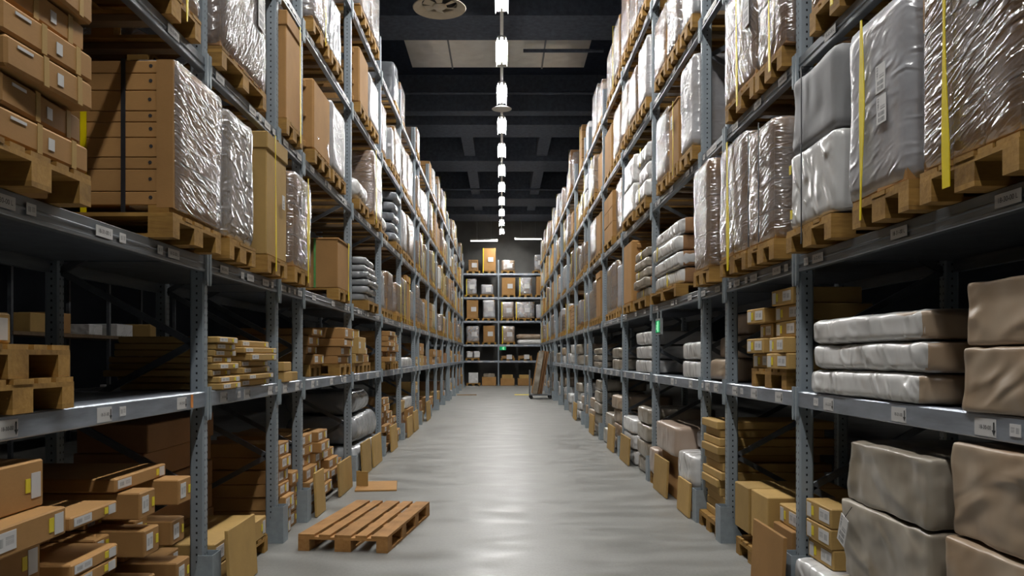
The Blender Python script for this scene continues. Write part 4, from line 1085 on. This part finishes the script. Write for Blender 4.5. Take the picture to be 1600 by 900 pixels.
for lev, row in ends.items():
    for k, (a, b, tp, kind, st) in enumerate(row):
        x0, x1 = X(a), X(b); xc = (x0 + x1) / 2; w = x1 - x0
        wh = f'{ordn(k + 1)} along, {SHELF[lev]}, end rack'
        z = LEV[lev] + .0015
        if not (lev == 1 and k == 1):
            pallet((xc + (.18 if lev == 1 and k == 0 else 0), END_Y + .59, z), .8, 1.2, False, f'wooden pallet, {wh}', 'pallets on the end rack', rz=math.pi / 2)
        z += PH; h = max(.14, ZZ(tp) - z)
        D = {'wrapped': 'film-wrapped carton stack', 'cartons': 'flat brown carton stack', 'bigbox': 'plain brown carton'}[kind] + (' with yellow strap' if st else '')
        t = thing({'wrapped': 'wrapped_load', 'cartons': 'carton_stack', 'bigbox': 'large_carton'}[kind], f'{D}, {wh}', 'load', (xc, END_Y + .5, z), 0, 'goods on the end rack')
        obj('carton_body', chamfer_box(w, 1.0, h, .012, {'wrapped': 'cardboard_stack', 'cartons': 'cardboard_stack_fine', 'bigbox': 'cardboard'}[kind], 'carton_body'), t)
        if kind == 'wrapped': obj('film', soft_box(w + .03, 1.03, h + .02, .05, 5, .012, ('film_haze', 'film_milky', 'film_clear')[k % 3], k, 'film'), t)
        obj('label', MB().box(-.15, .15, -.003, 0, -.13, .13).mesh('label', 'label_ship' if kind == 'wrapped' else 'label_plain'), t, (w * .12, -.522, h * .5))
        if st:
            for xx in (-w * .44,): obj('strap', MB().box(xx - .022, xx + .022, -.526, -.52, -.1, h + .01).mesh('strap', 'strap_yellow'), t)
for k, (z, x0, x1) in enumerate(((0, .90, 2.45), (.25, .85, 2.40))):
    o = obj('wrapped_roll', soft_box(x1 - x0, 1.0, .30, .14, 7, .015, ('bag_white', 'bag_kraft')[k], 80 + k, 'wrapped_roll'), None, ((x0 + x1) / 2, END_Y + .5, LEV[2] + .004 + z * 1.2)); tag(o, f'long rolled mattress in film, {("lower white", "upper cream")[k]} one on the end rack', 'roll', 'rolled mattresses on the end rack')
for k, (a, b, tp, m_, ds) in enumerate(((732, 747, 581, 'bag_white', 'white plastic-wrapped box on a floor pallet under the end rack'), (753, 775, 588, 'cardboard', 'plain brown carton under the end rack below white packs'), (782, 804, 590, 'cardboard', 'stepped brown carton under the end rack beside the middle upright'), (809, 831, 590, 'cardboard', 'brown carton under the end rack nearest the tall hand cart'))):
    z = 0
    if k == 0: pallet((X(739.5), END_Y + .55, 0.001), .8, 1.2, False, 'wooden pallet under a white box at the foot of the end rack', 'pallets on the end rack', rz=math.pi / 2); z = PH
    o = obj('floor_carton', chamfer_box(X(b) - X(a), .9, ZZ(tp) - z - .05, .015, m_, 'floor_carton'), None, ((X(a) + X(b)) / 2, END_Y + .48, z + .002)); tag(o, ds, 'carton')
    if k:
        zt = z + .002 + ZZ(tp) - .05
        o = obj('floor_carton', chamfer_box((X(b) - X(a)) * .78, .8, .20, .015, 'bag_kraft_milky' if k == 1 else 'cardboard_pale', 'floor_carton'), None, ((X(a) + X(b)) / 2, END_Y + .48, zt)); tag(o, 'smaller carton upon the ' + ds.replace('under the end rack', 'below the end rack'), 'carton')

# ------------------------------------------------------------------ hand cart with long cartons, floor marks
CX, CY = 1.45, 32.4
t = thing('hand_cart', 'dark steel platform cart holding long upright cartons near the end of the aisle', 'cart', (CX, CY, 0))
obj('platform', MB().box(-.35, .55, -.45, .45, .14, .18).mesh('platform', 'brace_steel'), t)
for x in (-.28, .48):
    for y in (-.36, .36):
        w_ = obj('wheel', MB().tube((0, -.025, .0), (0, .025, .0), .07, 12).mesh('wheel', 'rubber'), t, (x, y, .07))
for y in (-.43, .43): obj('post', MB().tube((-.33, y, .18), (-.33, y, 1.15), .018).mesh('post', 'beam_steel'), t)
for y in (-.43, .43): obj('post', MB().tube((.53, y, .18), (.53, y, 1.9), .018).mesh('post', 'beam_steel'), t)
for z in (.7, 1.3, 1.85): obj('cross_rail', MB().tube((.53, -.43, z), (.53, .43, z), .014).mesh('cross_rail', 'beam_steel'), t)
for k, (x, y, h, m_) in enumerate(((-.16, -.34, 1.72, 'bag_kraft_milky'), (-.05, -.18, 1.74, 'cardboard_brown'), (.05, -.02, 1.72, 'cardboard_brown'), (-.1, .14, 1.7, 'cardboard_brown'), (-.17, .33, 1.66, 'cardboard'))):
    o = obj('long_carton', chamfer_box(.20, .15, h, .008, m_, 'long_carton'), None, (CX + x + .02, CY + y, .20)); o.rotation_euler = (0, .16, 0)
    tag(o, f'long upright brown carton leaning on the hand cart, {ordn(k + 1)} from the front', 'carton', 'long cartons on the hand cart')
tag(obj('floor_marking', MB().box(-.42, .42, -.35, .35, 0, .004).mesh('floor_marking', 'floor_yellow'), None, (.98, 35.6, .001)), 'yellow painted patch on the floor beside the hand cart', 'floor marking')
tag(obj('timber_batten', MB().box(-.5, .35, -.04, .04, 0, .03).mesh('timber_batten', 'pallet_wood'), None, (-1.45, 35.2, .001), .1), 'thin timber batten lying on the floor far down the aisle', 'timber')

# ------------------------------------------------------------------ glimpse of the next aisle through the first bay
t = thing('storage_shelf', 'shelf unit in the neighbouring aisle glimpsed through the dark bay', 'shelf', (-8.2, 16.0, 0))
for yy in (-3.2, 0, 3.2):
    for xx in (-.4, .4): obj('post', MB().box(xx - .03, xx + .03, yy - .03, yy + .03, 0, 3.4).mesh('post', 'brace_steel'), t)
for zz_ in (.9, 2.1, 3.4): obj('shelf_board', MB().box(-.45, .45, -3.2, 3.2, zz_ - .06, zz_).mesh('shelf_board', 'deck_wood'), t)
for k, (y, z, w, h, m_) in enumerate(((13.6, 2.1, .5, .32, 'cardboard_pale'), (14.3, 2.1, .6, .36, 'cardboard'), (15.5, 2.1, .5, .2, 'bag_white'), (16.7, 2.1, .7, .25, 'bag_white'), (18.2, 2.1, .6, .3, 'cardboard_pale'), (17.2, .9, .7, .2, 'bag_white'))):
    tag(obj('distant_carton', chamfer_box(.6, w, h, .01, m_, 'distant_carton'), None, (-8.1, y, z + .002)), f'{"white" if "bag" in m_ else "brown"} box in the neighbouring aisle, {ordn(k + 1)} of those glimpsed through the bay', 'carton', 'boxes in the neighbouring aisle')
t = thing('fluorescent_lamp', 'lit lamp above the neighbouring aisle behind the rack', 'lamp', (-6.4, 15.2, 4.6))
obj('housing', hous, t, (0, 0, .037))
for x in (-.055, .055): obj('tube', MB().tube((0, .03, 0), (0, 1.47, 0), .026, 8).mesh('tube', 'tube_dim'), t, (x, 0, 0))
for yy in (.2, 1.3): obj('hanger_rod', MB().tube((0, yy, .07), (0, yy, CEIL - 4.6), .008, 6).mesh('hanger_rod', 'beam_steel'), t)
